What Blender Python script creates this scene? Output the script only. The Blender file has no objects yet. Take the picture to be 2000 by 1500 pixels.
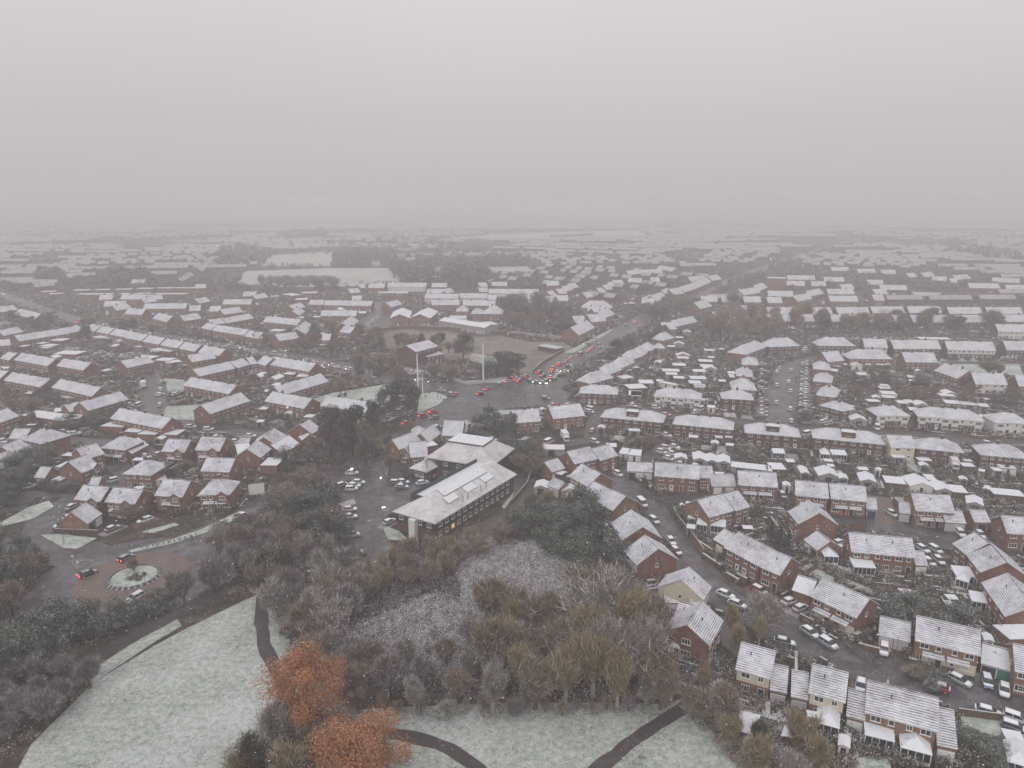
import bpy, math, random
from math import sin, cos, tan, radians, pi, atan2, sqrt, hypot
import numpy as np
random.seed(7)
SC = bpy.context.scene
COL = SC.collection
# ---------------------------------------------------------------- camera measurements
F = 1388.0; H = 85.0; PITCH = radians(14.35)
def ground_at(px, py, h=0.0):
    u = (px-1000)/F; v = (750-py)/F
    dx, dy, dz = u, cos(PITCH)+v*sin(PITCH), -sin(PITCH)+v*cos(PITCH)
    t = (h-H)/dz
    return (t*dx, t*dy)
def to_px(x, y, z=0.0):
    z -= H
    dep = y*cos(PITCH) - z*sin(PITCH)
    v = y*sin(PITCH) + z*cos(PITCH)
    return (1000+F*x/dep, 750-F*v/dep)
TX = {'A': 400, 'B': 750, 'C': 1125}
def full(tile, x, y):
    if tile == 'F': return (x, y)
    return (int(tile[1])*500 + x/4.0, TX[tile[0]] + y/4.0)

# ---------------------------------------------------------------- materials
MATS = {}
def newmat(name):
    m = bpy.data.materials.new(name); m.use_nodes = True
    nt = m.node_tree; nt.nodes.clear()
    out = nt.nodes.new('ShaderNodeOutputMaterial')
    b = nt.nodes.new('ShaderNodeBsdfPrincipled')
    nt.links.new(b.outputs[0], out.inputs[0])
    MATS[name] = m
    return m, nt, b
def N(nt, t, **kw):
    n = nt.nodes.new(t)
    for k, v in kw.items():
        if hasattr(n, k): setattr(n, k, v)
        else: n.inputs[k.replace('_', ' ')].default_value = v
    return n
def noise(nt, vec, scale, detail=3, rough=.6):
    n = nt.nodes.new('ShaderNodeTexNoise')
    n.inputs['Scale'].default_value = scale; n.inputs['Detail'].default_value = detail
    n.inputs['Roughness'].default_value = rough
    if vec is not None: nt.links.new(vec, n.inputs['Vector'])
    return n.outputs[0]
def ramp(nt, fac, p0, p1, c0=(0,0,0,1), c1=(1,1,1,1)):
    r = nt.nodes.new('ShaderNodeValToRGB')
    r.color_ramp.elements[0].position = p0; r.color_ramp.elements[1].position = p1
    r.color_ramp.elements[0].color = c0; r.color_ramp.elements[1].color = c1
    nt.links.new(fac, r.inputs[0]); return r.outputs[0]
def mix(nt, fac, a, b):
    m = nt.nodes.new('ShaderNodeMix'); m.data_type = 'RGBA'
    def put(sock, v):
        if isinstance(v, (tuple, list)): sock.default_value = (v[0], v[1], v[2], 1)
        elif isinstance(v, (int, float)): sock.default_value = v
        else: nt.links.new(v, sock)
    put(m.inputs[0], fac); put(m.inputs[6], a); put(m.inputs[7], b)
    return m.outputs[2]
def mth(nt, op, a, b=None, clamp=False):
    m = nt.nodes.new('ShaderNodeMath'); m.operation = op; m.use_clamp = clamp
    for i, v in enumerate((a, b)):
        if v is None: continue
        if isinstance(v, (int, float)): m.inputs[i].default_value = v
        else: nt.links.new(v, m.inputs[i])
    return m.outputs[0]
def texco(nt, which='Object'):
    return nt.nodes.new('ShaderNodeTexCoord').outputs[which]
def geo(nt, which): return nt.nodes.new('ShaderNodeNewGeometry').outputs[which]
def upness(nt):
    s = nt.nodes.new('ShaderNodeSeparateXYZ'); nt.links.new(geo(nt, 'Normal'), s.inputs[0]); return s.outputs[2]
def orand(nt): return nt.nodes.new('ShaderNodeObjectInfo').outputs['Random']
def plain(name, col, rough=.8, vary=.12, metal=0):
    m, nt, b = newmat(name)
    n = noise(nt, texco(nt), 1.3, 4)
    d = tuple(c*(1-vary*1.5) for c in col); l = tuple(min(1, c*(1+vary)) for c in col)
    nt.links.new(mix(nt, n, d, l), b.inputs['Base Color'])
    b.inputs['Roughness'].default_value = rough; b.inputs['Metallic'].default_value = metal
    return m
SNOW = (.80, .82, .86)
def snowy(name, col, amount=.5, rough=.6, lo=.35, hi=.75, vary=True):
    """thing's own colour with snow lying on the faces that look up"""
    m, nt, b = newmat(name)
    n = noise(nt, texco(nt), 2.2, 4)
    base = mix(nt, n, tuple(c*.8 for c in col), tuple(c*1.15 for c in col))
    up = ramp(nt, upness(nt), lo, hi)
    cov = mth(nt, 'MULTIPLY', up, ramp(nt, noise(nt, texco(nt), 4.0, 5), .62-amount*.5, .70-amount*.3))
    nt.links.new(mix(nt, cov, base, SNOW), b.inputs['Base Color'])
    b.inputs['Roughness'].default_value = rough
    return m
def brick(name, c1, c2, mortar=(.30, .27, .25)):
    m, nt, b = newmat(name)
    tc = texco(nt)
    s = nt.nodes.new('ShaderNodeSeparateXYZ'); nt.links.new(tc, s.inputs[0])
    c = nt.nodes.new('ShaderNodeCombineXYZ')
    nt.links.new(mth(nt, 'ADD', s.outputs[0], s.outputs[1]), c.inputs[0]); nt.links.new(s.outputs[2], c.inputs[1])
    br = nt.nodes.new('ShaderNodeTexBrick')
    br.inputs['Scale'].default_value = 1.0
    br.inputs['Brick Width'].default_value = .23; br.inputs['Row Height'].default_value = .075
    br.inputs['Mortar Size'].default_value = .010
    br.inputs['Color1'].default_value = (*c1, 1); br.inputs['Color2'].default_value = (*c2, 1)
    br.inputs['Mortar'].default_value = (*mortar, 1)
    nt.links.new(c.outputs[0], br.inputs['Vector'])
    w = mix(nt, ramp(nt, noise(nt, tc, .7, 5), .35, .75), br.outputs[0], tuple(x*.55 for x in c1))
    w = mix(nt, mth(nt, 'MULTIPLY', orand(nt), .35), w, (.17, .10, .075))
    nt.links.new(w, b.inputs['Base Color'])
    b.inputs['Roughness'].default_value = .9
    return m
def roof_mat(name, tile, line=.5, course=.16, cover=.55, snow=(.82, .835, .87)):
    """thin snow on tiled roof: tile courses run level, so they follow height; bare tile shows between"""
    m, nt, b = newmat(name)
    tc = texco(nt)
    s = nt.nodes.new('ShaderNodeSeparateXYZ'); nt.links.new(tc, s.inputs[0])
    # every roof gets its own patches of melt
    va = nt.nodes.new('ShaderNodeVectorMath'); va.operation = 'ADD'; nt.links.new(tc, va.inputs[0])
    cx_ = nt.nodes.new('ShaderNodeCombineXYZ'); nt.links.new(mth(nt, 'MULTIPLY', orand(nt), 90.0), cx_.inputs[0]); nt.links.new(cx_.outputs[0], va.inputs[1]); mp = va.outputs[0]
    zz_ = mth(nt, 'ADD', s.outputs[2], mth(nt, 'MULTIPLY', noise(nt, tc, 1.4, 3, .6), .16))
    fr = mth(nt, 'FRACT', mth(nt, 'DIVIDE', zz_, course))
    ln = ramp(nt, fr, .50, .60)              # 1 on the bare lower lip of each course
    n1 = ramp(nt, noise(nt, mp, 1.0, 5, .7), .36, .72)
    n2 = ramp(nt, noise(nt, mp, 9.0, 2), .30, .70)
    lnv = mth(nt, 'MULTIPLY', ln, mth(nt, 'MULTIPLY', mth(nt, 'ADD', mth(nt, 'MULTIPLY', n2, .6), .4), mth(nt, 'ADD', mth(nt, 'MULTIPLY', ramp(nt, noise(nt, mp, .35, 3), .35, .65), .6), .5)), clamp=True)
    bare = mth(nt, 'ADD', mth(nt, 'MULTIPLY', lnv, line), mth(nt, 'MULTIPLY', n1, .30), clamp=True)
    wn = ramp(nt, noise(nt, mp, .22, 3), .42, .70)
    bare = mth(nt, 'ADD', bare, mth(nt, 'MULTIPLY', wn, .95-cover), clamp=True)
    steep = ramp(nt, upness(nt), .3, .6)
    keep = mth(nt, 'MULTIPLY', mth(nt, 'SUBTRACT', 1.0, bare), steep)
    tl = mix(nt, orand(nt), tile, tuple(c*1.5 for c in tile))
    col = mix(nt, keep, tl, snow)
    nt.links.new(col, b.inputs['Base Color']); b.inputs['Roughness'].default_value = .75
    return m
def flat_snow(name, cover=.85, under=(.12, .11, .11)):
    m, nt, b = newmat(name)
    tc = texco(nt)
    k = ramp(nt, noise(nt, tc, 1.2, 5, .7), .28, .42)
    k = mth(nt, 'MULTIPLY', k, ramp(nt, upness(nt), .35, .6))
    k = mth(nt, 'MULTIPLY', k, cover)
    nt.links.new(mix(nt, k, under, (.72, .74, .775)), b.inputs['Base Color']); b.inputs['Roughness'].default_value = .6
    return m
def foliage(name, dark, light, snow=.25, lo=.3):
    m, nt, b = newmat(name)
    w = geo(nt, 'Position')
    c = mix(nt, ramp(nt, noise(nt, w, .55, 4), .35, .65), dark, light)
    c = mix(nt, mth(nt, 'MULTIPLY', orand(nt), .45), c, tuple((a+d)*.5*.75 for a, d in zip(dark, light)))
    k = mth(nt, 'MULTIPLY', ramp(nt, upness(nt), lo, lo+.35), snow)
    k = mth(nt, 'MULTIPLY', k, ramp(nt, noise(nt, w, 1.6, 3), .35, .6))
    nt.links.new(mix(nt, k, c, SNOW), b.inputs['Base Color']); b.inputs['Roughness'].default_value = .85
    return m
def emis(name, col, s):
    m, nt, b = newmat(name)
    b.inputs['Base Color'].default_value = (*col, 1)
    b.inputs['Emission Color'].default_value = (*col, 1); b.inputs['Emission Strength'].default_value = s
    return m
def ground_mat(name, c_dark, c_mid, c_snow, s_lo, s_hi, fine=3.0, coarse=.05, rough=.9, fine2=.6, snow_amt=1.0, spec=.3, bump=0):
    m, nt, b = newmat(name)
    w = geo(nt, 'Position')
    base = mix(nt, ramp(nt, noise(nt, w, coarse*4, 6, .65), .3, .7), c_dark, c_mid)
    sn = noise(nt, w, fine, 5, .7); lg = noise(nt, w, coarse, 5, .6); md = noise(nt, w, fine2, 3, .6)
    a = mth(nt, 'ADD', mth(nt, 'MULTIPLY', sn, .40), mth(nt, 'ADD', mth(nt, 'MULTIPLY', lg, .30), mth(nt, 'MULTIPLY', md, .30)))
    k = mth(nt, 'MULTIPLY', ramp(nt, a, s_lo, s_hi), snow_amt)
    nt.links.new(mix(nt, k, base, c_snow), b.inputs['Base Color'])
    b.inputs['Roughness'].default_value = rough
    b.inputs['Specular IOR Level'].default_value = spec
    if bump:
        bp = nt.nodes.new('ShaderNodeBump'); bp.inputs['Strength'].default_value = bump; bp.inputs['Distance'].default_value = .3
        nt.links.new(sn, bp.inputs['Height']); nt.links.new(bp.outputs[0], b.inputs['Normal'])
    return m

brick('red_brick', (.20, .062, .038), (.27, .092, .055))
brick('brown_brick', (.25, .115, .058), (.34, .165, .085))
brick('dark_brick', (.090, .040, .030), (.14, .062, .044), (.12, .10, .09))
plain('cream_render', (.60, .54, .42)); plain('white_render', (.68, .67, .64)); plain('blue_render', (.18, .25, .36))
plain('white_paint', (.70, .70, .70), .5, .05); plain('garage_green', (.04, .22, .17), .5); plain('door_red', (.28, .03, .03), .5)
plain('door_dark', (.03, .04, .05), .5); plain('black_cladding', (.03, .033, .038), .8); plain('concrete', (.30, .29, .28))
plain('steel', (.42, .43, .44), .5, .05)
plain('marking_paint', (.30, .30, .30), .7, .3); plain('lamp_post', (.16, .165, .17), .6, .05)
plain('mast_paint', (.72, .72, .72), .5, .05); plain('tyre', (.015, .015, .015), .9); plain('timber', (.13, .085, .06), .9, .3)
plain('bark', (.10, .08, .065), .95, .3); plain('pale_bark', (.34, .30, .25), .95, .3); plain('skin', (.45, .28, .2), .6)
plain('coat_dark', (.03, .03, .04), .9); plain('coat_red', (.35, .03, .03), .8)
m, nt, b = newmat('glass_dark')
b.inputs['Base Color'].default_value = (.03, .035, .04, 1); b.inputs['Roughness'].default_value = .12
roof_mat('roof_lined', (.075, .068, .070), .95, .235, .74, (.74, .755, .80))
roof_mat('roof_brown', (.11, .07, .058), .78, .165, .72)
roof_mat('roof_plain', (.060, .055, .058), .38, .20, .74, (.67, .685, .72))
roof_mat('roof_far', (.07, .065, .065), .30, .25, .60, (.43, .44, .455))
roof_mat('roof_big', (.135, .115, .11), .42, .20, .60, (.67, .66, .67))
flat_snow('snow_cap', .92); flat_snow('snow_thin', .6, (.10, .10, .095)); flat_snow('snow_glass', .85, (.30, .33, .35))
foliage('twigs_brown', (.105, .072, .048), (.30, .215, .145), .42)
foliage('twigs_purple', (.085, .068, .064), (.25, .205, .195), .48)
foliage('twigs_grey', (.14, .12, .105), (.36, .31, .27), .6)
foliage('twigs_olive', (.16, .125, .068), (.40, .315, .18), .32)
foliage('leaf_dark', (.018, .024, .016), (.055, .066, .042), .20)
foliage('leaf_green', (.030, .040, .026), (.085, .10, .062), .24)
foliage('leaf_orange', (.27, .105, .040), (.50, .21, .08), .08)
foliage('leaf_rust', (.10, .050, .030), (.20, .10, .06), .15)
foliage('frost', (.22, .20, .20), (.58, .56, .57), .95, -.2)
foliage('far_brush', (.050, .042, .036), (.10, .085, .072), .08)
foliage('ivy', (.03, .035, .018), (.08, .075, .04), .15)
emis('lamp_white', (1, .86, .66), 30.0); emis('lamp_red', (1, .05, .02), 13.0); emis('lamp_warm', (1, .60, .28), 30.0)
emis('lit_window', (1, .60, .28), .55)
m, nt, b = newmat('head_off'); b.inputs['Base Color'].default_value = (.5, .5, .5, 1); b.inputs['Roughness'].default_value = .2
m, nt, b = newmat('tail_off'); b.inputs['Base Color'].default_value = (.25, .02, .02, 1); b.inputs['Roughness'].default_value = .3
CARC = {'w': (.55, .56, .57), 's': (.30, .32, .34), 'g': (.09, .10, .11), 'k': (.02, .022, .026), 'r': (.33, .02, .025), 'b': (.03, .06, .17), 'o': (.40, .07, .02), 'e': (.30, .35, .31)}
for k, c in CARC.items():
    snowy('car_'+k, c, .85, .35, .80, .97)
    snowy('clear_'+k, c, .30, .30, .80, .99)
ground_mat('ground', (.020, .016, .013), (.075, .054, .042), (.46, .48, .45), .52, .66, 1.6, .04, snow_amt=.55, bump=.4)
ground_mat('asphalt', (.022, .020, .024), (.070, .063, .068), (.42, .43, .46), .48, .74, 3.0, .10, .40, .35, .6, .5)
ground_mat('asphalt_brown', (.045, .032, .028), (.088, .066, .058), (.42, .43, .45), .50, .80, 3.0, .06, .45, .8, .45, .5)
ground_mat('paving_red', (.10, .066, .052), (.15, .102, .085), (.42, .42, .42), .50, .85, 3.0, .08, .5, .8, .35, .5)
ground_mat('path_tar', (.040, .032, .032), (.070, .056, .056), (.45, .46, .48), .52, .86, 2.0, .06, .6, .8, .4)
ground_mat('meadow', (.075, .10, .065), (.16, .20, .14), (.67, .70, .695), .37, .58, 2.6, .035, fine2=.9, snow_amt=.80, bump=.8)
ground_mat('lawn', (.075, .105, .065), (.15, .19, .13), (.64, .68, .66), .36, .56, 3.0, .08, fine2=.7, snow_amt=.72, bump=.4)
ground_mat('far_field', (.20, .22, .18), (.30, .32, .27), (.62, .64, .62), .35, .6, .3, .02, snow_amt=.7)
ground_mat('site_soil', (.105, .085, .068), (.215, .175, .14), (.50, .49, .48), .46, .70, .9, .03, snow_amt=.55)
ground_mat('slab_snow', (.10, .09, .085), (.16, .145, .135), (.58, .60, .62), .42, .66, 2.0, .1, snow_amt=.7)

# ---------------------------------------------------------------- object helpers
def tag(o, label=None, cat=None, group=None, kind=None):
    if label: o['label'] = label
    if cat: o['category'] = cat
    if group: o['group'] = group
    if kind: o['kind'] = kind
def mesh(name, V, Fc, mats, mi=None, smooth=False):
    me = bpy.data.meshes.new(name)
    me.from_pydata(V, [], Fc)
    for m_ in (mats if isinstance(mats, (list, tuple)) else [mats]): me.materials.append(MATS[m_])
    if mi is not None: me.polygons.foreach_set('material_index', mi)
    if smooth: me.polygons.foreach_set('use_smooth', [True]*len(me.polygons))
    me.update(); return me
def link(name, me, parent=None, loc=(0, 0, 0), rz=0.0, sc=None):
    o = bpy.data.objects.new(name, me); COL.objects.link(o)
    if parent is not None: o.parent = parent
    o.location = loc; o.rotation_euler = (0, 0, rz)
    if sc: o.scale = sc
    return o
class MB:
    def __init__(s): s.v = []; s.f = []; s.m = []
    def box(s, x0, y0, z0, x1, y1, z1, m=0, tx=0, ty=0):
        b = len(s.v)
        s.v += [(x0,y0,z0),(x1,y0,z0),(x1,y1,z0),(x0,y1,z0),(x0+tx,y0+ty,z1),(x1-tx,y0+ty,z1),(x1-tx,y1-ty,z1),(x0+tx,y1-ty,z1)]
        s.f += [(b,b+3,b+2,b+1),(b+4,b+5,b+6,b+7),(b,b+1,b+5,b+4),(b+1,b+2,b+6,b+5),(b+2,b+3,b+7,b+6),(b+3,b,b+4,b+7)]; s.m += [m]*6
    def poly(s, pts, m=0):
        b = len(s.v); s.v += list(pts); s.f.append(tuple(range(b, b+len(pts)))); s.m.append(m)
    def slab(s, top, t, m=0, mu=None):
        """planar polygon (counter-clockwise from above) with thickness t below it"""
        n = len(top); b = len(s.v)
        s.v += list(top)+[(p[0], p[1], p[2]-t) for p in top]
        s.f.append(tuple(range(b, b+n))); s.m.append(m)
        s.f.append(tuple(range(b+2*n-1, b+n-1, -1))); s.m.append(m)
        for i in range(n):
            j = (i+1) % n; s.f.append((b+i, b+n+i, b+n+j, b+j)); s.m.append(m if mu is None else mu)
    def tube(s, p, q, r0, r1, n=5, m=0):
        d = [q[i]-p[i] for i in range(3)]; L = sqrt(sum(c*c for c in d)) or 1e-6; d = [c/L for c in d]
        a = (1,0,0) if abs(d[0]) < .7 else (0,1,0)
        u = [d[1]*a[2]-d[2]*a[1], d[2]*a[0]-d[0]*a[2], d[0]*a[1]-d[1]*a[0]]; l = sqrt(sum(c*c for c in u)); u = [c/l for c in u]
        w = [d[1]*u[2]-d[2]*u[1], d[2]*u[0]-d[0]*u[2], d[0]*u[1]-d[1]*u[0]]
        b = len(s.v)
        for (c, r) in ((p, r0), (q, r1)):
            for k in range(n):
                t = 2*pi*k/n; s.v.append(tuple(c[i]+r*(cos(t)*u[i]+sin(t)*w[i]) for i in range(3)))
        for k in range(n):
            j = (k+1) % n; s.f.append((b+k, b+j, b+n+j, b+n+k)); s.m.append(m)
        s.f.append(tuple(b+n+k for k in range(n))); s.m.append(m)
        s.f.append(tuple(b+n-1-k for k in range(n))); s.m.append(m)
    def mesh(s, name, mats, smooth=False): return mesh(name, s.v, s.f, mats, s.m, smooth)
# label registry: every thing gets its place in its row once all are built
REG = []
def reg(o, look, cat, row, group, px):
    REG.append((o, look, cat, row, group, px))
ORD = 'first second third fourth fifth sixth seventh eighth ninth tenth eleventh twelfth thirteenth fourteenth fifteenth sixteenth seventeenth eighteenth nineteenth twentieth'.split()
TENS = {2: 'twenty', 3: 'thirty', 4: 'forty', 5: 'fifty', 6: 'sixty', 7: 'seventy', 8: 'eighty', 9: 'ninety'}
def ordinal(i):
    if i < 20: return ORD[i]
    n = i+1; t, u = divmod(n, 10)
    return (TENS[t]+'-'+ORD[u-1]) if u else TENS[t][:-1]+'ieth'
def finish_labels():
    by = {}
    for r in REG: by.setdefault((r[2], r[3]), []).append(r)
    for (cat, row), L in by.items():
        L.sort(key=lambda r: r[5])
        for i, (o, look, cat, row, group, px) in enumerate(L):
            if len(L) == 1: lab = '%s, %s' % (look, row)
            elif i == 0: lab = '%s, leftmost %s %s' % (look, cat, row)
            elif i == len(L)-1: lab = '%s, rightmost %s %s' % (look, cat, row)
            else: lab = '%s, %s %s from left %s' % (look, ordinal(i), cat, row)
            w = lab.split()
            if len(w) > 16: print('LONG', len(w), lab)
            tag(o, lab, cat, group)
# ---------------------------------------------------------------- what stands where (1 m grid), so that plants keep off roofs and roads
GX0, GY0, GW, GH = -760, 40, 1520, 1500
OCC = np.zeros((GH, GW), np.uint8)      # 1 house, 2 road, 4 lawn/field
def mark(poly, bit, grow=0.0):
    xs = [p[0] for p in poly]; ys = [p[1] for p in poly]
    x0 = max(0, int(min(xs)-GX0-grow)); x1 = min(GW, int(max(xs)-GX0+grow)+2)
    y0 = max(0, int(min(ys)-GY0-grow)); y1 = min(GH, int(max(ys)-GY0+grow)+2)
    if x1 <= x0 or y1 <= y0: return
    X, Y = np.meshgrid(np.arange(x0, x1)+GX0+.5, np.arange(y0, y1)+GY0+.5)
    ins = np.zeros(X.shape, bool); n = len(poly)
    for i in range(n):
        ax, ay = poly[i]; bx_, by_ = poly[(i+1) % n]
        if ay == by_: continue
        c = ((ay > Y) != (by_ > Y)) & (X < (bx_-ax)*(Y-ay)/(by_-ay)+ax)
        ins ^= c
    OCC[y0:y1, x0:x1][ins] |= bit
def occ(x, y):
    i = int(y-GY0); j = int(x-GX0)
    if 0 <= i < GH and 0 <= j < GW: return int(OCC[i, j])
    return 0
def inpoly(x, y, poly):
    c = False; n = len(poly)
    for i in range(n):
        ax, ay = poly[i]; bx_, by_ = poly[(i+1) % n]
        if (ay > y) != (by_ > y) and x < (bx_-ax)*(y-ay)/(by_-ay)+ax: c = not c
    return c

# ---------------------------------------------------------------- houses
WIN = {}
def window_me(w, h, split):
    k = ('w', round(w, 1), round(h, 1), split)
    if k not in WIN:
        m = MB(); t = .10; z0, z1 = -h/2, h/2
        m.box(-w/2, -.05, z0, -w/2+t, .05, z1); m.box(w/2-t, -.05, z0, w/2, .05, z1)
        m.box(-w/2+t, -.05, z0, w/2-t, .05, z0+t); m.box(-w/2+t, -.05, z1-t, w/2-t, .05, z1)
        for i in range(1, split):
            x = -w/2+w*i/split; m.box(x-.045, -.045, z0+t, x+.045, .045, z1-t)
        m.box(-w/2-.08, -.12, z0-.08, w/2+.08, .04, z0-.003)
        p = MB(); p.box(-w/2+t*.5, -.02, z0+t*.5, w/2-t*.5, .02, z1-t*.5)
        one = MB(); one.v = m.v+p.v; one.f = m.f+[tuple(i+len(m.v) for i in f) for f in p.f]; one.m = m.m+[1]*len(p.f)
        WIN[k] = (m.mesh('window', ['white_paint']), p.mesh('pane', ['glass_dark']), p.mesh('pane', ['lit_window']), one.mesh('window', ['white_paint', 'glass_dark']))
    return WIN[k]
def put_window(root, x, y, z, rz, w, h, split, near, lit=False):
    fm, pm, lm, one = window_me(w, h, split)
    if near:
        o = link('window', fm, root, (x, y, z), rz); link('pane', lm if lit else pm, o)
    else: link('window', one, root, (x, y, z), rz)
def door_me(col, w=.95):
    k = ('d', col, w)
    if k not in WIN:
        m = MB(); m.box(-w/2, -.06, 0, w/2, .02, 2.05, 0); m.box(-w/2-.09, -.04, 0, -w/2-.003, .02, 2.14, 1); m.box(w/2+.003, -.04, 0, w/2+.09, .02, 2.14, 1)
        m.box(-w/2, -.04, 2.053, w/2, .02, 2.14, 1)
        if w < 1.2: m.box(-w*.28, -.075, 1.2, w*.28, -.06, 1.8, 2)
        else:
            for i in range(4): m.box(-w/2+.08, -.08, .15+i*.48, w/2-.08, -.06, .15+i*.48+.38, 0)
        WIN[k] = m.mesh('door', [col, 'white_paint', 'glass_dark'])
    return WIN[k]
CHIM = None
def chimney(root, x, y, z, h=1.5):
    global CHIM
    if CHIM is None:
        m = MB(); m.box(-.45, -.3, -1.2, .45, .3, 1.0); m.box(-.52, -.37, 1.0, .52, .37, 1.14, 1)
        for s in (-.22, .22): m.tube((s, 0, 1.14), (s, 0, 1.5), .11, .09, 6, 2)
        CHIM = m.mesh('chimney', ['dark_brick', 'snow_cap', 'red_brick'])
    link('chimney', CHIM, root, (x, y, z))
HOUSES = []
def house(px, py, a, b, d=8.0, e=4.9, roof='g', wall='red_brick', pitch=33, rmat=None, row='', group='', look=None, cat='house', opts='', name=None):
    """a, b: ends of the eave nearest the camera (picture points measured at eave height); the house lies on the left going a->b"""
    ax, ay = ground_at(a[0], a[1], e); bx_, by_ = ground_at(b[0], b[1], e)
    L = hypot(bx_-ax, by_-ay); ang = atan2(by_-ay, bx_-ax)
    if L < 2.5:
        L = 2.5
    cx, cy = (ax+bx_)/2, (ay+by_)/2
    dist = hypot(cx, cy)
    rng = random.Random(int(a[0]*13+a[1]*7))
    ov = .35 if e > 3 else .2
    near = cy < 300; mid = cy < 620; big = e > 3.4
    nx, ny = -sin(ang), cos(ang)
    ox, oy = cx+nx*ov, cy+ny*ov       # wall line stands back from the eave
    L -= 2*ov*.8 if L > 5 else 0
    root = bpy.data.objects.new(name or ('house' if big else 'garage'), None); COL.objects.link(root)
    root.location = (ox, oy, 0); root.rotation_euler = (0, 0, ang)
    c, s = cos(ang), sin(ang)
    def W(x, y): return (ox+c*x-s*y, oy+s*x+c*y)
    fp = [W(-L/2, 0), W(L/2, 0), W(L/2, d), W(-L/2, d)]
    mark(fp, 1)
    HOUSES.append(dict(o=root, ox=ox, oy=oy, ang=ang, L=L, d=d, e=e, row=row, W=W, px=(a[0]+b[0])/2, cat=cat, cy=cy))
    tp = tan(radians(pitch))
    rmat = rmat or ('roof_lined' if cy < 230 else 'roof_plain')
    hh = d/2*tp
    # walls
    m = MB(); x0, x1 = -L/2, L/2
    turned = (roof == 'h' and d > L) or roof == 'G'
    if roof == 'g':
        m.poly([(x0,0,0),(x1,0,0),(x1,0,e),(x0,0,e)]); m.poly([(x1,d,0),(x0,d,0),(x0,d,e),(x1,d,e)])
        m.poly([(x1,0,0),(x1,d,0),(x1,d,e),(x1,d/2,e+hh),(x1,0,e)]); m.poly([(x0,d,0),(x0,0,0),(x0,0,e),(x0,d/2,e+hh),(x0,d,e)])
    elif roof == 'G':
        hh = L/2*tp
        m.poly([(x0,0,0),(x1,0,0),(x1,0,e),(0,0,e+hh),(x0,0,e)], 1 if 'W' in opts else 0); m.poly([(x1,d,0),(x0,d,0),(x0,d,e),(0,d,e+hh),(x1,d,e)])
        m.poly([(x1,0,0),(x1,d,0),(x1,d,e),(x1,0,e)]); m.poly([(x0,d,0),(x0,0,0),(x0,0,e),(x0,d,e)])
    else:
        m.box(x0, 0, 0, x1, d, e-.02)
    up = 'cream_render' if 'C' in opts else ('white_render' if 'W' in opts else wall)
    walls = m.mesh('wall', [wall, up]); link('wall', walls, root)
    if 'Z' in opts:      # rendered ground floor under brick
        m = MB(); m.box(x0+L*.12, -.035, .1, x1-.05, -.003, e*.46); link('cladding', m.mesh('cladding', ['cream_render']), root)
    if roof in 'gh' and big and ('C' in opts or 'W' in opts or 'w' in opts):
        m = MB(); upz = e*.53
        if 'w' in opts: m.box(x0+.05, -.035, .1, x1-.05, -.003, e-.05)
        else: m.box(x0, -.035, upz, x1, -.003, e-.05)
        link('cladding', m.mesh('cladding', ['cream_render' if 'C' in opts else 'white_render']), root)
    # roof
    r = MB(); t = .16
    if roof == 'g':
        zz = e-ov*tp; X0, X1 = x0-ov*.8, x1+ov*.8; zr = e+hh+.02; k = .13
        r.slab([(X0,-ov,zz+k),(X1,-ov,zz+k),(X1,d/2,zr+k),(X0,d/2,zr+k)], t, 0, 1)
        r.slab([(X1,d+ov,zz+k),(X0,d+ov,zz+k),(X0,d/2,zr+k),(X1,d/2,zr+k)], t, 0, 1)
        if near: r.box(X0, d/2-.11, zr+.06, X1, d/2+.11, zr+.22, 0)
    elif roof == 'G':
        zz = e-ov*tp; zr = e+hh+.02; k = .13; Y0, Y1 = -ov*.8, d+ov*.8; X0, X1 = x0-ov, x1+ov
        r.slab([(X0,Y0,zz+k),(0,Y0,zr+k),(0,Y1,zr+k),(X0,Y1,zz+k)], t, 0, 1)
        r.slab([(0,Y0,zr+k),(X1,Y0,zz+k),(X1,Y1,zz+k),(0,Y1,zr+k)], t, 0, 1)
    elif roof == 'h':
        X0, X1, Y0, Y1 = x0-ov, x1+ov, -ov, d+ov; zz = e+.02
        if not turned:
            hw = (Y1-Y0)/2; R0 = (X0+hw, (Y0+Y1)/2, zz+hw*tp); R1 = (max(X1-hw, X0+hw+.05), (Y0+Y1)/2, zz+hw*tp)
            A, B_, C_, D_ = (X0,Y0,zz), (X1,Y0,zz), (X1,Y1,zz), (X0,Y1,zz)
            for P in ([A,B_,R1,R0],[B_,C_,R1],[C_,D_,R0,R1],[D_,A,R0]): r.poly(P)
        else:
            hw = (X1-X0)/2; R0 = ((X0+X1)/2, Y0+hw, zz+hw*tp); R1 = ((X0+X1)/2, max(Y1-hw, Y0+hw+.05), zz+hw*tp)
            A, B_, C_, D_ = (X0,Y0,zz), (X1,Y0,zz), (X1,Y1,zz), (X0,Y1,zz)
            for P in ([A,B_,R0],[B_,C_,R1,R0],[C_,D_,R1],[D_,A,R0,R1]): r.poly(P)
        r.box(X0, Y0, e-.15, X1, Y1, e+.015, 1)
        hh = hw*tp
    elif roof == 'f':
        r.box(x0-.15, -.15, e, x1+.15, d+.15, e+.18, 0); hh = .2
    elif roof == 'm':      # single slope, low at the near side
        zz = e; k = .1; rise = d*tp
        r.slab([(x0-.1,-.2,zz),(x1+.1,-.2,zz),(x1+.1,d+.1,zz+rise),(x0-.1,d+.1,zz+rise)], .12, 0, 1); hh = rise
    elif roof == 'a':      # shallow barrel of segments (sectional garages)
        n = 6; pts = []
        for i in range(n+1):
            tt = i/n; pts.append((x0-.1+(L+.2)*tt, e+.02+sin(pi*tt)*L*.13))
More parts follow.
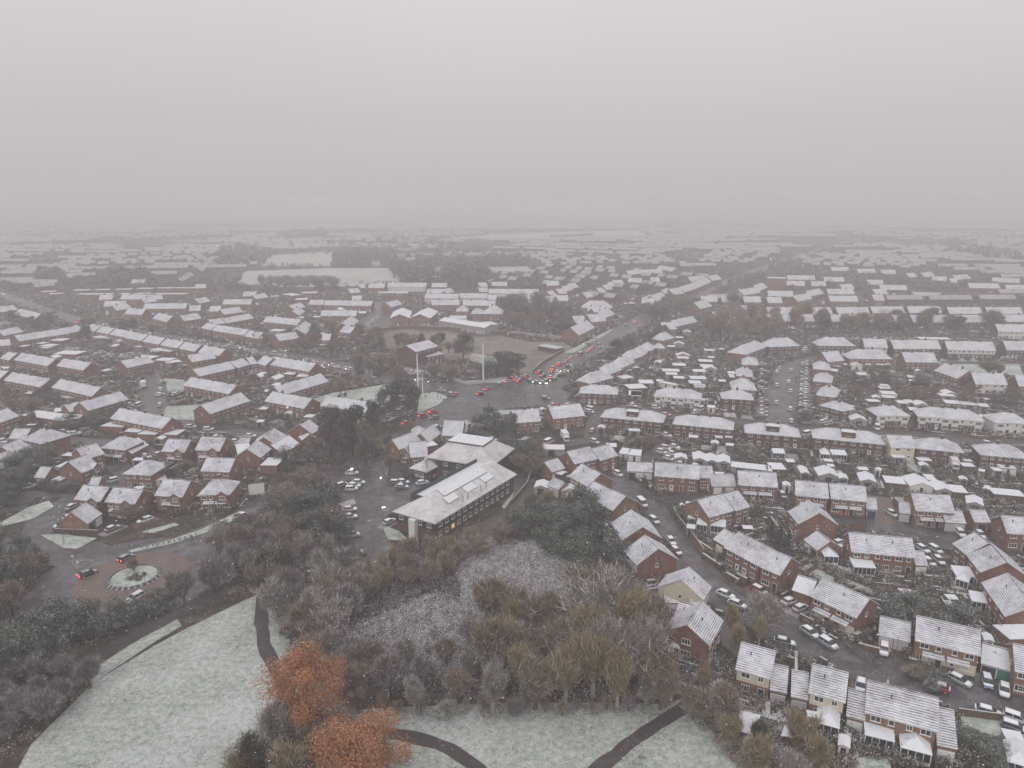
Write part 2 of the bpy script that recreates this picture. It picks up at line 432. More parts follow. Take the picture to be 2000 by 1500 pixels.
        for i in range(n):
            (xa, za), (xb, zb) = pts[i], pts[i+1]
            r.slab([(xa,-.15,za+.08),(xb,-.15,zb+.08),(xb,d+.15,zb+.08),(xa,d+.15,za+.08)], .1)
        hh = .5
    link('roof', r.mesh('roof', [rmat if (big or 'R' in opts) else (rmat if rmat == 'snow_glass' else 'snow_cap'), 'white_paint' if (near and big) else 'steel']), root)
    # openings
    if big and mid:
        n = max(1, round(L/5.4)); uw = L/n; zU = e-.95; zG = 1.45; hU = 1.05 if near else 1.1
        for i in range(n):
            xc = x0+uw*(i+.5); fl = 1 if i % 2 == 0 else -1
            wy = -.045 if ('C' in opts or 'W' in opts or 'w' in opts) else -.01
            put_window(root, xc-fl*uw*.22, wy, zU, 0, 1.5, hU, 2, near, rng.random() < .012)
            put_window(root, xc+fl*uw*.24, wy, zU, 0, .9, hU*.95, 1+(rng.random() < .5), near)
            if 'B' in opts:      # bay windows
                bm = MB(); bm.box(xc-fl*uw*.2-1.1, -.7, 0, xc-fl*uw*.2+1.1, -.003, e-.6, 0)
                by = link('bay', bm.mesh('bay', [up]), root)
                for zz_ in (zU-.15, zG): 
                    o_ = link('window', window_me(2.0, 1.2, 3)[3], by, (xc-fl*uw*.2, -.73, zz_), 0)
            else:
                put_window(root, xc-fl*uw*.2, -.01 if 'w' not in opts else -.045, zG, 0, 1.9 if rng.random() < .6 else 1.4, 1.2, 3, near, rng.random() < .022)
            dc = rng.choice(['white_paint', 'white_paint', 'door_dark', 'glass_dark', 'door_red' if rng.random() < .3 else 'door_dark'])
            link('door', door_me(dc), root, (xc+fl*uw*.28, -.01 if 'w' not in opts else -.04, .02), 0)
            if 'P' in opts:
                pm = MB(); xx = xc+fl*uw*.1
                pm.slab([(xx-uw*.36,-1.15,2.45),(xx+uw*.36,-1.15,2.45),(xx+uw*.36,-.003,2.95),(xx-uw*.36,-.003,2.95)], .12, 0, 1)
                link('canopy', pm.mesh('canopy', [rmat, 'white_paint']), root)
        if near and roof == 'g':
            for xs_, rz in ((x1+.01, pi/2), (x0-.01, -pi/2)):
                if 'F' in opts:
                    put_window(root, xs_, d*.5, zU, rz, 1.7, 1.2, 3, near); put_window(root, xs_, d*.5, zG, rz, 1.9, 1.25, 3, near)
                else: put_window(root, xs_, d*.5, zU, rz, .7, .95, 1, near)
        if 'X' in opts:      # projecting front gable
            gx = x0+L*.78; gw = 1.5; g = MB(); z1 = e+.1
            g.poly([(gx-gw,-.9,2.6),(gx+gw,-.9,2.6),(gx+gw,-.9,z1),(gx,-.9,z1+1.1),(gx-gw,-.9,z1)])
            g.poly([(gx+gw,-.9,2.6),(gx+gw,-.003,2.6),(gx+gw,-.003,z1),(gx+gw,-.9,z1)]); g.poly([(gx-gw,-.003,2.6),(gx-gw,-.9,2.6),(gx-gw,-.9,z1),(gx-gw,-.003,z1)])
            g.poly([(gx-gw,-.9,2.6),(gx-gw,-.003,2.6),(gx+gw,-.003,2.6),(gx+gw,-.9,2.6)])
            fg = link('front_gable', g.mesh('front_gable', [wall]), root)
            g = MB(); k = .12
            g.slab([(gx-gw-.25,-1.15,z1-.15+k),(gx,-1.15,z1+1.12+k),(gx,1.9,z1+1.12+k),(gx-gw-.25,1.9,z1-.15+k)], .12, 0, 1)
            g.slab([(gx,-1.15,z1+1.12+k),(gx+gw+.25,-1.15,z1-.15+k),(gx+gw+.25,1.9,z1-.15+k),(gx,1.9,z1+1.12+k)], .12, 0, 1)
            link('roof', g.mesh('gable_roof', [rmat, 'white_paint']), fg)
            link('window', window_me(1.5, 1.1, 3)[3], fg, (gx, -.93, e-.85), 0)
    elif not big and mid and cat == 'garage' and roof != 'f' or (cat == 'garage' and 'D' in opts):
        n = max(1, round(L/3.0))
        if n <= 12 and (near or cy < 420):
            for i in range(n):
                dc = 'garage_green' if ('N' in opts and i == n-1) else rng.choice(['white_paint', 'steel', 'door_dark', 'white_paint'])
                link('door', door_me(dc, 2.2), root, (x0+L*(i+.5)/n, -.01, .02), 0)
    if big and rmat == 'roof_lined' and roof == 'g' and cy < 235:      # modern roofs: a small vent instead of a stack
        if 'vent' not in WIN: v_ = MB(); v_.tube((0,0,-.3),(0,0,.55),.09,.09,6); v_.tube((0,0,.55),(0,0,.66),.14,.14,6); WIN['vent'] = v_.mesh('vent', ['tyre'])
        for q_ in range(max(1, round(L/9))): link('vent', WIN['vent'], root, (x0+L*(q_+rng.uniform(.3,.6))/max(1, round(L/9)), d*.3, e+.3*d*tp+.1))
    elif big and roof in 'gh' and 'n' not in opts:
        nc = max(1, round(L/11)) if cy < 900 else 0
        for i in range(nc):
            f = (i+.5)/nc if nc > 1 else rng.choice([.3, .5, .7])
            if roof == 'h' and not turned: f = .3+.4*f
            if turned: chimney(root, 0, d*(.35+.3*f), e+hh)
            else: chimney(root, x0+L*f, d/2, e+hh)
    if 'D' in opts and big:      # box dormer
        g = MB(); gx = 0 if 'd' not in opts else L*.12
        g.box(gx-2.2, .9, e+.25, gx+2.2, d*.5, e+hh-.12, 0); g.box(gx-2.3, .8, e+hh-.12, gx+2.3, d*.52, e+hh+.02, 1)
        dd = link('dormer', g.mesh('dormer', ['dark_brick', 'snow_cap']), root)
        link('window', window_me(1.5, 1.0, 2)[3], dd, (gx, .88, e+1.0), 0)
    if 'S' in opts:      # skylights
        for i in range(4):
            g = MB(); x = x0+L*(.16+.11*i); y0_, y1_ = d*.33, d*.40
            z0_, z1_ = e+y0_*tp+.16, e+y1_*tp+.16
            g.slab([(x-.35,y0_,z0_),(x+.35,y0_,z0_),(x+.35,y1_+.5,z1_+.5*tp),(x-.35,y1_+.5,z1_+.5*tp)], .12)
            link('skylight', g.mesh('skylight', ['white_paint']), root)
    if look is None:
        n = max(1, round(L/5.4))
        ww = {'red_brick': 'red-brick', 'brown_brick': 'brown-brick', 'dark_brick': 'dark-brick', 'white_render': 'white-walled', 'cream_render': 'cream-walled'}[wall]
        if 'W' in opts: ww = 'white-fronted'
        if 'C' in opts: ww = 'cream-fronted'
        kind = {'h': 'hip-roofed'}.get(roof, 'gabled')
        if cat == 'garage': look = 'snow-topped low garage'
        elif n >= 4: look = '%s %s terrace' % (ww, kind)
        elif n >= 2: look = '%s %s semi-detached pair' % (ww, kind)
        else: look = '%s %s small house' % (ww, kind)
    reg(root, look, cat, row, group or (cat+'s '+row), (a[0]+b[0])/2)
    return root
def row(tile, rowname, lst, cat='house', **kw):
    for it in lst:
        x1, y1, x2, y2 = it[:4]; k = dict(kw)
        for q in it[4:]: k.update(q)
        house(0, 0, full(tile, x1, y1), full(tile, x2, y2), row=rowname, cat=cat, **k)

# conservatories, sheds
def conservatory(a, b, d, row, hip=True, wall='white_paint'):
    e = 2.3
    ax, ay = ground_at(a[0], a[1], e); bx_, by_ = ground_at(b[0], b[1], e)
    L = hypot(bx_-ax, by_-ay); ang = atan2(by_-ay, bx_-ax)
    root = bpy.data.objects.new('conservatory', None); COL.objects.link(root)
    root.location = ((ax+bx_)/2, (ay+by_)/2, 0); root.rotation_euler = (0, 0, ang)
    g = MB(); f = MB(); x0, x1 = -L/2+.1, L/2-.1
    f.box(x0, 0, 0, x1, d, .6); f.box(x0, 0, e-.15, x1, d, e)
    n = max(3, int(L/.9))
    for i in range(n+1):
        x = x0+(x1-x0)*i/n; f.box(x-.05, 0, .6, x+.05, .1, e-.15)
    for y in (0, d*.33, d*.66, d-.1):
        f.box(x0, y+.001, .6, x0+.1, y+.1, e-.15); f.box(x1-.1, y+.001, .6, x1, y+.1, e-.15)
    g.box(x0+.04, .04, .6, x1-.04, d-.04, e-.15)
    link('frame', f.mesh('frame', ['white_paint']), root); link('pane', g.mesh('pane', ['glass_dark']), root)
    r = MB()
    if hip:
        hw = min(d, L)/2; z = e+.02; X0, X1, Y1 = x0-.12, x1+.12, d
        R = (0, min(hw, d*.6), z+1.1); R2 = (0, d, z+1.1)
        r.poly([(X0,-.12,z),(X1,-.12,z),R]); r.poly([(X1,-.12,z),(X1,Y1,z),R2,R]); r.poly([(X0,Y1,z),(X0,-.12,z),R,R2]); r.poly([(X1,Y1,z),(X0,Y1,z),R2])
        r.poly([(X0,-.12,z),(X0,Y1,z),(X1,Y1,z),(X1,-.12,z)])
    else: r.slab([(x0-.1,-.15,e+.1),(x1+.1,-.15,e+.1),(x1+.1,d,e+.75),(x0-.1,d,e+.75)], .1)
    link('roof', r.mesh('roof', ['snow_glass' if not hip else 'snow_cap']), root)
    c, s = cos(ang), sin(ang)
    mark([(root.location.x+c*x-s*y, root.location.y+s*x+c*y) for x, y in ((x0,0),(x1,0),(x1,d),(x0,d))], 1)
    reg(root, 'white glazed conservatory with snowy roof', 'conservatory', row, 'conservatories '+row, (a[0]+b[0])/2)
SHEDME = {}
def shed(x, y, ang, w, d, h, kind, row, px, look=None):
    k = (round(w*2)/2, round(d*2)/2, round(h, 1), kind)
    if k not in SHEDME:
        w_, d_, h_ = k[:3]; m = MB(); r = MB(); tp = .38; hh = w_/2*tp
        wallm = {'t': 'timber', 'c': 'concrete', 'w': 'white_render'}[kind[0]]
        if kind[-1] == 'f':
            m.box(-w_/2, -d_/2, 0, w_/2, d_/2, h_); r.box(-w_/2-.12, -d_/2-.12, h_+.003, w_/2+.12, d_/2+.12, h_+.16)
        else:
            m.poly([(-w_/2,-d_/2,0),(w_/2,-d_/2,0),(w_/2,-d_/2,h_),(0,-d_/2,h_+hh),(-w_/2,-d_/2,h_)]); m.poly([(w_/2,d_/2,0),(-w_/2,d_/2,0),(-w_/2,d_/2,h_),(0,d_/2,h_+hh),(w_/2,d_/2,h_)])
            m.poly([(w_/2,-d_/2,0),(w_/2,d_/2,0),(w_/2,d_/2,h_),(w_/2,-d_/2,h_)]); m.poly([(-w_/2,d_/2,0),(-w_/2,-d_/2,0),(-w_/2,-d_/2,h_),(-w_/2,d_/2,h_)])
            X = w_/2+.15; Y = d_/2+.15; z = h_-.15*tp+.1; zr = h_+hh+.1
            r.slab([(-X,-Y,z),(0,-Y,zr),(0,Y,zr),(-X,Y,z)], .1); r.slab([(0,-Y,zr),(X,-Y,z),(X,Y,z),(0,Y,zr)], .1)
        dm = MB(); dw = min(2.2, w_*.72) if kind[0] == 'c' else .8
        dm.box(-dw/2, -d_/2-.05, .02, dw/2, -d_/2-.003, min(1.95, h_-.1))
        SHEDME[k] = (m.mesh('wall', [wallm]), r.mesh('roof', ['snow_cap']), dm.mesh('door', ['door_dark' if kind[0] != 't' else 'timber']))
    wm, rm, dm = SHEDME[k]
    root = bpy.data.objects.new('shed', None); COL.objects.link(root); root.location = (x, y, 0); root.rotation_euler = (0, 0, ang)
    link('wall', wm, root); link('roof', rm, root)
    if y < 420: link('door', dm, root)
    c, s = cos(ang), sin(ang)
    mark([(x+c*p-s*q, y+s*p+c*q) for p, q in ((-w/2,-d/2),(w/2,-d/2),(w/2,d/2),(-w/2,d/2))], 1)
    reg(root, look or {'t': 'snow-topped timber shed', 'c': 'snow-topped grey outbuilding', 'w': 'snow-topped pale shed'}[kind[0]], 'shed', row, 'sheds '+row, px)
def sheds(tile, rowname, lst, kinds=('tf', 'cf', 'tf', 'cg', 'cf')):
    """near eave of each small building as picture points, then its depth"""
    for i, it in enumerate(lst):
        a = full(tile, it[0], it[1]); b = full(tile, it[2], it[3]); h = 2.2
        ax, ay = ground_at(a[0], a[1], h); bx_, by_ = ground_at(b[0], b[1], h)
        L = max(1.6, hypot(bx_-ax, by_-ay)); ang = atan2(by_-ay, bx_-ax); d = it[4] if len(it) > 4 else min(6.0, max(2.0, L*.9))
        k = it[5] if len(it) > 5 else kinds[i % len(kinds)]
        cx, cy = (ax+bx_)/2-sin(ang)*d/2, (ay+by_)/2+cos(ang)*d/2
        shed(cx, cy, ang, L, d, h, k, rowname, a[0])
P = dict
# ---- lower right estate -------------------------------------------------
row('C3', 'beside the bottom-right lane', [
  (1150,500,1665,622, P(wall='brown_brick', opts='ZP', look='brown-brick semi with cream ground floor')),
  (325,150,692,326, P(opts='ZP', look='long red-brick semi, white doors')),
  (1945,742,2140,785, P(wall='brown_brick')),
  (195,108,325,152, P(e=3.2, d=6, look='short red-brick annexe, lower roof', opts='n'))], rmat='roof_lined')
row('C3', 'by the bottom-right lane', [
  (862,458,1112,518, P(look='double garage, one dark door')), (1662,680,1925,752, P(look='double garage with green door', opts='N'))],
  cat='garage', e=2.5, d=6.5, opts='R', pitch=33, rmat='roof_lined')
row('C3', 'along the bottom-right edge', [
  (315,908,607,990, P(opts='C', look='detached house, cream upper walls')),
  (-62,725,22,803, P(opts='C', look='semi with cream upper walls')) ,
  (758,1062,1336,1218, P(wall='brown_brick', d=8.5, look='long brown-brick semi')),
  (1338,1222,1465,1352, P(wall='brown_brick', e=4.4, d=9, opts='n', look='brown-brick wing with gabled dormer')),
  (1757,385,1885,490, P(e=2.8, roof='h', d=8, opts='n', look='low hipped brick bungalow')),
  (1870,1290,2100,1340, P(e=3, d=6, opts='n', wall='concrete', look='low pale outbuilding'))] if False else [
  (315,908,607,990, P(opts='C', look='detached house, cream upper walls')),
  (758,1062,1336,1218, P(wall='brown_brick', d=8.5, look='long brown-brick semi')),
  (1757,385,1885,490, P(e=2.8, roof='h', d=8, opts='n', look='low hipped brick bungalow'))], rmat='roof_lined')
house(0,0, (1436,1306), (1506,1326), row='along the bottom-right edge', opts='C', look='semi with cream upper walls', rmat='roof_lined')
row('C3', 'low on the bottom-right edge', [
  (30,892,130,915, P(look='single-storey lean wing with tiled roof')), (192,945,303,968, P(look='single-storey wing, tiled roof')),
  (618,1095,752,1132, P(wall='brown_brick', look='narrow brown-brick single-storey wing'))], e=2.9, d=7.5, cat='garage', opts='R', rmat='roof_lined')
row('C3', 'low on the bottom-right edge', [(1338,1322,1466,1350, P(wall='brown_brick', e=3.0, d=9, pitch=36, look='brown-brick wing, long tiled roof'))], cat='garage', opts='R', rmat='roof_lined')
conservatory(full('C3',375,1140), full('C3',560,1192), 4.2, 'behind the bottom-edge houses')
conservatory(full('C3',755,1240), full('C3',992,1298), 3.6, 'behind the bottom-edge houses', hip=False)
conservatory(full('C3',1035,1335), full('C3',1285,1400), 4.5, 'behind the bottom-edge houses')
conservatory(full('C3',1870,1445), full('C3',2060,1500), 5, 'behind the bottom-edge houses')
conservatory(full('C3',1590,195), full('C3',1715,215), 3.4, 'below the right-edge gables', hip=False)
conservatory(full('C3',1465,20), full('C3',1570,50), 3.4, 'below the right-edge gables')
conservatory(full('B3',670,1430), full('B3',845,1440), 3.6, 'below the right-edge gables', hip=False)
conservatory(full('B3',1465,1495), full('B3',1620,1510), 3.6, 'below the right-edge gables', hip=False)
conservatory(full('B3',440,1345), full('B3',555,1350), 3.0, 'below the right-edge gables')
conservatory(full('B2',1550,1105), full('B2',1670,1120), 3.2, 'by the curving lane', hip=False)
conservatory(full('B2',1440,1095), full('B2',1525,1108), 2.6, 'by the curving lane', hip=False)
conservatory(full('B3',410,545), full('B3',487,552), 4.0, 'behind the long hipped terraces')
conservatory(full('B3',500,552), full('B3',620,558), 3.4, 'behind the long hipped terraces', hip=False)
conservatory(full('B3',40,540), full('B3',135,545), 3.2, 'behind the long hipped terraces', hip=False)
row('C3', 'at the far right edge', [(1665,45,1850,312, P(d=8.5))], wall='red_brick', rmat='roof_lined')
row('B3', 'at the far right edge', [(1440,1242,1548,1330, P(d=9)), (1548,1330,1658,1468, P(d=9)), (1868,1162,2080,1178)], rmat='roof_lined')
sheds('C3', 'near the bottom-right corner', [(105,1250,215,1290,2.5,'tg'),(545,1320,640,1350,2.6,'wg'),(1690,500,1770,515,2.4,'wg'),(1040,140,1130,150,2.2,'tf'),(1000,175,1045,185,1.8,'wg'),
  (1415,185,1490,187,1.8,'tf'),(1400,230,1450,235,1.8,'tf'),(1880,1300,2010,1325,3,'cf'),(330,1105,370,1112,1.5,'wf')])
# ---- curving lane ---------------------------------------------------------
row('B2', 'west of the curving lane', [
  (443,716,590,798, P(wall='brown_brick', d=9)), (538,868,788,988, P(wall='brown_brick', d=9, look='long brown-brick pair, lined roof')),
  (775,1078,858,1218, P(d=9.5)), (870,1300,972,1413, P(d=10, opts='W'))], rmat='roof_lined')
house(0,0, full('C2',1498,185), full('C2',1562,82), d=9.5, row='west of the curving lane', wall='cream_render', rmat='roof_lined')
house(0,0, full('C2',1548,543), full('C2',1655,345), d=8.5, row='west of the curving lane', wall='red_brick', opts='F', look='red-brick gable house, white windows', rmat='roof_lined')
house(0,0, full('C2',1268,355), full('C2',1357,382), d=7, e=4.6, row='west of the curving lane', opts='n', look='small side wing, lined roof', rmat='roof_lined')
house(0,0, full('C2',1195,210), full('C2',1425,212), d=3, e=2.6, roof='m', pitch=14, cat='garage', row='beside the cream gable', look='narrow lean-to with ribbed roof')
house(0,0, full('C2',1390,245), full('C2',1500,262), d=5, e=3.0, cat='garage', opts='R', row='beside the cream gable', rmat='roof_lined')
conservatory(full('C2',1228,550), full('C2',1312,565), 2.6, 'by the dark gable house')
conservatory(full('C2',1150,135), full('C2',1232,140), 3, 'by the cream gable')
row('B2', 'west of the curving lane', [(270,790,360,830, P(d=5)), (1560,800,1755,800, P(d=7)), (900,680,1100,690, P(d=6, look='red-doored garage row'))], cat='garage', e=2.6, opts='R', wall='brown_brick')
row('B2', 'above the curving lane', [
  (490,623,672,582), (692,597,832,556, P(e=4.6)), (1112,715,1466,742), (1468,728,1568,732, P(e=4.4, d=7, opts='n')), (1770,786,2080,806, P(opts='P'))])
house(0,0, full('B2',312,690), full('B2',418,656), e=3, d=7, row='above the curving lane', cat='garage', opts='R')
row('B2', 'east of the curving lane', [(1540,1040,1738,985, P(wall='brown_brick', d=9)), (1748,988,1862,955, P(wall='brown_brick', d=9)),
  (1655,1272,1925,1418, P(d=8.5)), (1930,1422,2095,1492, P(d=8))], rmat='roof_lined')
house(0,0, full('B2',1575,1212), full('B2',1655,1262), e=3.2, d=6, cat='garage', opts='R', row='east of the curving lane', rmat='roof_lined')
row('B3', 'in the estate by the lane', [(215,866,478,892, P(opts='P', wall='brown_brick')), (490,892,780,918, P(opts='P', wall='brown_brick')),
  (1155,986,1466,1006, P(opts='P', wall='brown_brick', d=9)), (650,1306,1160,1356, P(look='long red-brick pair with white conservatory')), (155,990,235,1092, P(d=9.5))], rmat='roof_lined')
row('B3', 'in the estate by the lane', [(1040,1006,1100,1014), (1385,1080,1550,1090), (1620,1080,1740,1082), (780,975,845,982), (278,1217,385,1300, P(d=6.5)), (1165,1415,1240,1420)], cat='garage', e=2.7, opts='R', wall='brown_brick', d=6)
# ---- long hipped terraces on the right --------------------------------------
PH = dict(roof='h', d=9, pitch=30, wall='dark_brick')
row('B2', 'in the long hipped row', [(690,256,1180,302, P(opts='D')), (1255,312,1730,358)], **PH)
row('F', 'in the long hipped row', [(1455,845,1564,854, P(opts='D'))], **PH)
row('B3', 'in the long hipped row', [(350,420,918,474, P(opts='D')), (960,492,1160,500, P(wall='cream_render', roof='g', opts='n')), (1162,502,1535,538), (1660,552,2050,586)], **PH)
row('B3', 'facing the upper-right road', [(850,246,1115,250, P(opts='BW')), (1168,250,1695,292, P(opts='BW')), (1770,300,2060,312, P(wall='white_render', opts='B')), (400,165,560,206), (578,212,682,196)], **PH)
row('B2', 'facing the upper-right road', [(525,70,828,82), (1110,92,1478,120, P(opts='BW')), (1636,112,1890,126)], **PH)
row('B2', 'left of the hipped row', [(20,303,228,287), (322,270,572,244, P(opts='S', look='gabled brick house with roof windows'))], wall='brown_brick', d=9.5, pitch=35)
sheds('B3', 'behind the long hipped terraces', [(30,668,140,672,6),(0,683,25,685,5),(150,612,215,614,3),(260,698,325,702,6,'cg'),(400,718,555,728,7,'cg'),(555,738,630,745,6,'cg'),(718,758,850,772,7,'cg'),(922,772,1080,788,6,'tf'),
  (1110,798,1295,812,8,'wg'),(1312,832,1445,842,7,'cg'),(1250,752,1320,757,5,'cf'),(1448,846,1560,856,6,'tf'),(1770,862,2010,884,5,'tf'),(1680,818,1728,828,3),(1550,932,1685,955,6,'cg')])
sheds('B3', 'beside the hipped terraces', [(1530,645,1620,650,3.5),(980,576,1075,580,3),(1180,600,1285,604,3),(1190,638,1260,644,3),(1770,680,1838,684,3),(1822,658,1940,666,3,'wf'),
  (445,606,508,610,2.5),(470,646,520,650,2.5),(125,796,175,800,3,'wg'),(1640,680,1690,690,2.5),(1535,605,1600,608,2),(710,672,790,676,2.5),(835,672,880,680,2.5,'wg'),(1500,745,1560,752,2.5)])
sheds('B3', 'above the upper-right road', [(880,38,960,41,5),(895,80,1010,86,6,'wf'),(900,108,1000,112,4),(822,108,880,112,4),(1022,152,1100,156,5),(1080,146,1145,150,5),(1155,167,1255,172,6,'cg'),
  (1395,152,1515,160,6,'cf'),(1512,162,1642,170,6,'cf'),(1655,176,1732,182,5,'cf'),(650,282,775,290,6,'cg'),(1350,95,1470,100,5),(780,138,880,142,4),(1570,112,1650,116,3),(1700,125,1780,130,3),(790,272,850,278,4,'wf')])
sheds('B2', 'behind the central hipped terraces', [(1420,592,1512,598,7,'cg'),(1516,606,1606,612,7,'cg'),(1608,614,1704,622,7,'cg'),(1272,582,1370,587,4),(1712,648,1850,664,5,'cf'),(1855,664,2000,680,5,'cf'),(1600,728,1660,731,4),
  (738,492,815,495,4),(668,342,722,346,3),(915,368,995,372,3),(836,544,905,552,6,'wf'),(910,556,1002,564,6,'wf'),(1380,418,1450,424,3),(1558,465,1612,470,3),(1672,480,1725,486,2.5),(1665,420,1725,424,3),(1590,422,1650,424,2.5)])
sheds('B2', 'right of the long building', [(172,808,280,815,5,'cg'),(65,440,150,448,4),(205,512,410,515,5,'cf'),(392,836,508,842,4,'wg'),(680,1118,740,1124,2.5,'wg'),(335,700,385,712,3),(1365,1128,1430,1136,2.5,'cf'),(1370,1050,1435,1060,2,'wf'),(720,1235,760,1240,2)])
sheds('A2', 'between the two curving terraces', [(1180,1302,1310,1305,6),(1205,1327,1290,1330,5),(1260,1257,1357,1260,6),(1282,1180,1392,1184,5),(1290,1200,1380,1204,5),(1265,1357,1345,1360,5),(1420,1306,1517,1308,6),(1475,1266,1575,1270,6),(1500,1285,1600,1288,5),
  (1400,1362,1520,1364,6),(1385,1397,1482,1400,6),(1430,1427,1502,1430,5),(1462,1226,1566,1230,6),(1110,1232,1160,1236,5),(872,1362,955,1350,6),(922,1440,1060,1432,8),(1000,1396,1105,1398,7),(1210,1110,1270,1114,5),(1262,1088,1340,1092,5),
  (930,1492,1010,1496,8),(1620,1382,1672,1384,4),(1505,1140,1580,1143,5),(1530,1196,1580,1199,4),(1690,1165,1752,1168,4),(1620,1130,1655,1132,4),(1700,1350,1745,1352,7),(1690,1320,1750,1322,5),(1275,1040,1335,1043,5),(1335,995,1395,998,5),(890,1300,940,1292,5),(945,1280,1000,1272,5),(1140,1385,1270,1412,3,'wf')])
sheds('B2', 'between the two curving terraces', [(915,88,1010,92,8),(1130,-20,1180,-18,4),(1425,22,1510,26,5),(1525,185,1585,190,4,'wf'),(1478,132,1502,134,4,'wf')])
# ---- curving terraces in the middle right -------------------------------------
PS = dict(roof='h', d=13, pitch=36)
PQ = dict(roof='h', d=8, pitch=42)
row('A2', 'in the diagonal central row', [(612,1398,800,1350), (760,1327,865,1285), (870,1272,965,1226), (940,1212,1022,1180), (1020,1182,1067,1146), (1085,1140,1130,1116), (1130,1122,1202,1122), (1180,1062,1272,1040)], **PQ)
row('A2', 'at the diagonal row top', [(1185,975,1290,970, P(d=10, roof='g')), (1285,950,1452,912, P(d=9, roof='g'))], pitch=36)
row('A2', 'along the side-street west kerb', [(1828,1172,1992,1108, P(d=10)), (1795,1247,1925,1255), (1752,1337,1885,1345), (1718,1442,1915,1452)], **PS)
row('A3', 'along the side-street east kerb', [(355,1283,492,1293), (350,1377,500,1392), (375,1482,532,1502)], **PS)
row('B3', 'along the side-street east kerb', [(385,88,535,106)], **PS)
row('A3', 'in the upper-right semi row', [(10,1112,255,1102), (390,1100,682,1104), (755,1112,940,1116, P(roof='g', opts='w')), (985,1124,1358,1124, P(roof='g')), (1405,1132,1785,1140, P(roof='g', opts='W')), (1865,1132,2080,1136, P(roof='g'))], roof='h', d=10, pitch=38, wall='dark_brick')
row('A3', 'below the upper-right semis', [(470,1226,600,1214), (635,1202,977,1206, P(roof='h')), (1075,1227,1328,1230), (1300,1292,1482,1357, P(d=9)), (1622,1400,1875,1406, P(opts='w')), (1960,1415,2090,1420)], d=10, pitch=38)
row('A3', 'behind the upper-right semis', [(1190,1050,1440,1055, P(e=2.6,d=7,roof='f')), (0,1085,90,1082,P(e=2.6,d=6,roof='f'))], cat='garage')
sheds('A3', 'below the upper-right semis', [(655,1258,735,1262,8,'wg'),(755,1250,800,1255,6),(850,1252,905,1255,5),(915,1252,965,1255,5),(490,1300,540,1305,6),(500,1262,560,1266,5),(700,1330,800,1335,6),(700,1375,750,1378,5),(1290,1300,1320,1304,5),(895,1425,960,1428,6),(1095,1350,1160,1355,5),(1110,1380,1165,1384,4),(560,1250,620,1254,4),(1380,1480,1480,1484,6)])
PL = dict(d=9.5, pitch=40, wall='dark_brick')
row('A3', 'in the straight far-right row', [(0,850,216,850), (258,850,506,850), (545,850,800,850), (820,845,1075,843), (1105,842,1362,842), (1420,850,1682,850), (1720,850,1998,850)], **PL)
row('A2', 'in the straight far-right row', [(1665,835,1762,835), (1800,835,1912,835)], **PL)
row('A3', 'in the second straight row', [(0,908,80,908), (120,908,365,908), (500,910,742,910), (795,915,1040,915), (1135,915,1420,915), (1455,915,1760,915), (1785,912,2060,912)], **PL)
row('A3', 'below the straight rows', [(1800,990,2060,994)], opts='w', **PL)
row('A2', 'in the topmost straight row', [(1480,755,1608,755), (1640,757,1776,757), (1815,760,1950,760)], **PL)
row('A3', 'in the topmost straight row', [(0,765,115,765), (0,712,200,716), (340,633,455,635), (60,628,290,632)], **PL)
row('A3', 'in the far upper-right blocks', [(155,583,372,585), (440,598,600,600), (780,620,905,622), (470,697,678,698), (485,753,708,755), (880,662,1090,665), (845,700,945,695), (830,745,915,745), (1575,648,1815,652), (1870,663,2040,665), (585,660,680,655),
   (1280,590,1395,595), (1420,608,1480,610), (1750,600,1965,610), (335,715,440,690), (235,755,350,730), (885,538,1000,540), (705,530,845,530), (500,515,640,515), (1110,568,1175,560), (1230,565,1305,550), (1475,585,1590,575)], d=10, pitch=38)
house(0,0, full('A3',0,575), full('A3',150,578), e=12, d=14, roof='f', row='far up the right', look='tall flat-roofed brick block', cat='building', opts='n', name='building')
# ---- both sides of the main road, centre ---------------------------------------
row('A2', 'left of the main road', [(520,1017,598,985), (585,985,650,957), (622,917,740,905), (722,887,805,852), (590,845,680,846), (545,805,785,808, P(roof='h', d=12)), (495,930,585,925), (660,862,760,850)], d=11, pitch=38, wall='brown_brick')
row('A2', 'up the main road', [(1010,777,1110,780), (1070,770,1130,742), (1130,755,1215,722), (1210,708,1262,690), (1262,702,1350,690), (1350,682,1450,650), (1450,648,1560,600), (1565,592,1640,580), (1812,708,1945,684), (1930,672,2000,644), (1470,812,1565,790), (1400,600,1520,592)], d=11, pitch=38)
row('A2', 'in the small gabled rows', [(312,717,358,705), (370,697,437,690), (420,675,480,665), (465,655,525,640), (270,630,370,629), (265,757,340,757), (345,749,440,749), (585,725,640,716), (695,690,740,681), (740,665,790,655), (770,640,820,635), (805,625,880,620), (905,605,1012,608), (1085,600,1155,600),
   (910,545,1180,530), (1125,500,1250,520)], d=10, pitch=38)
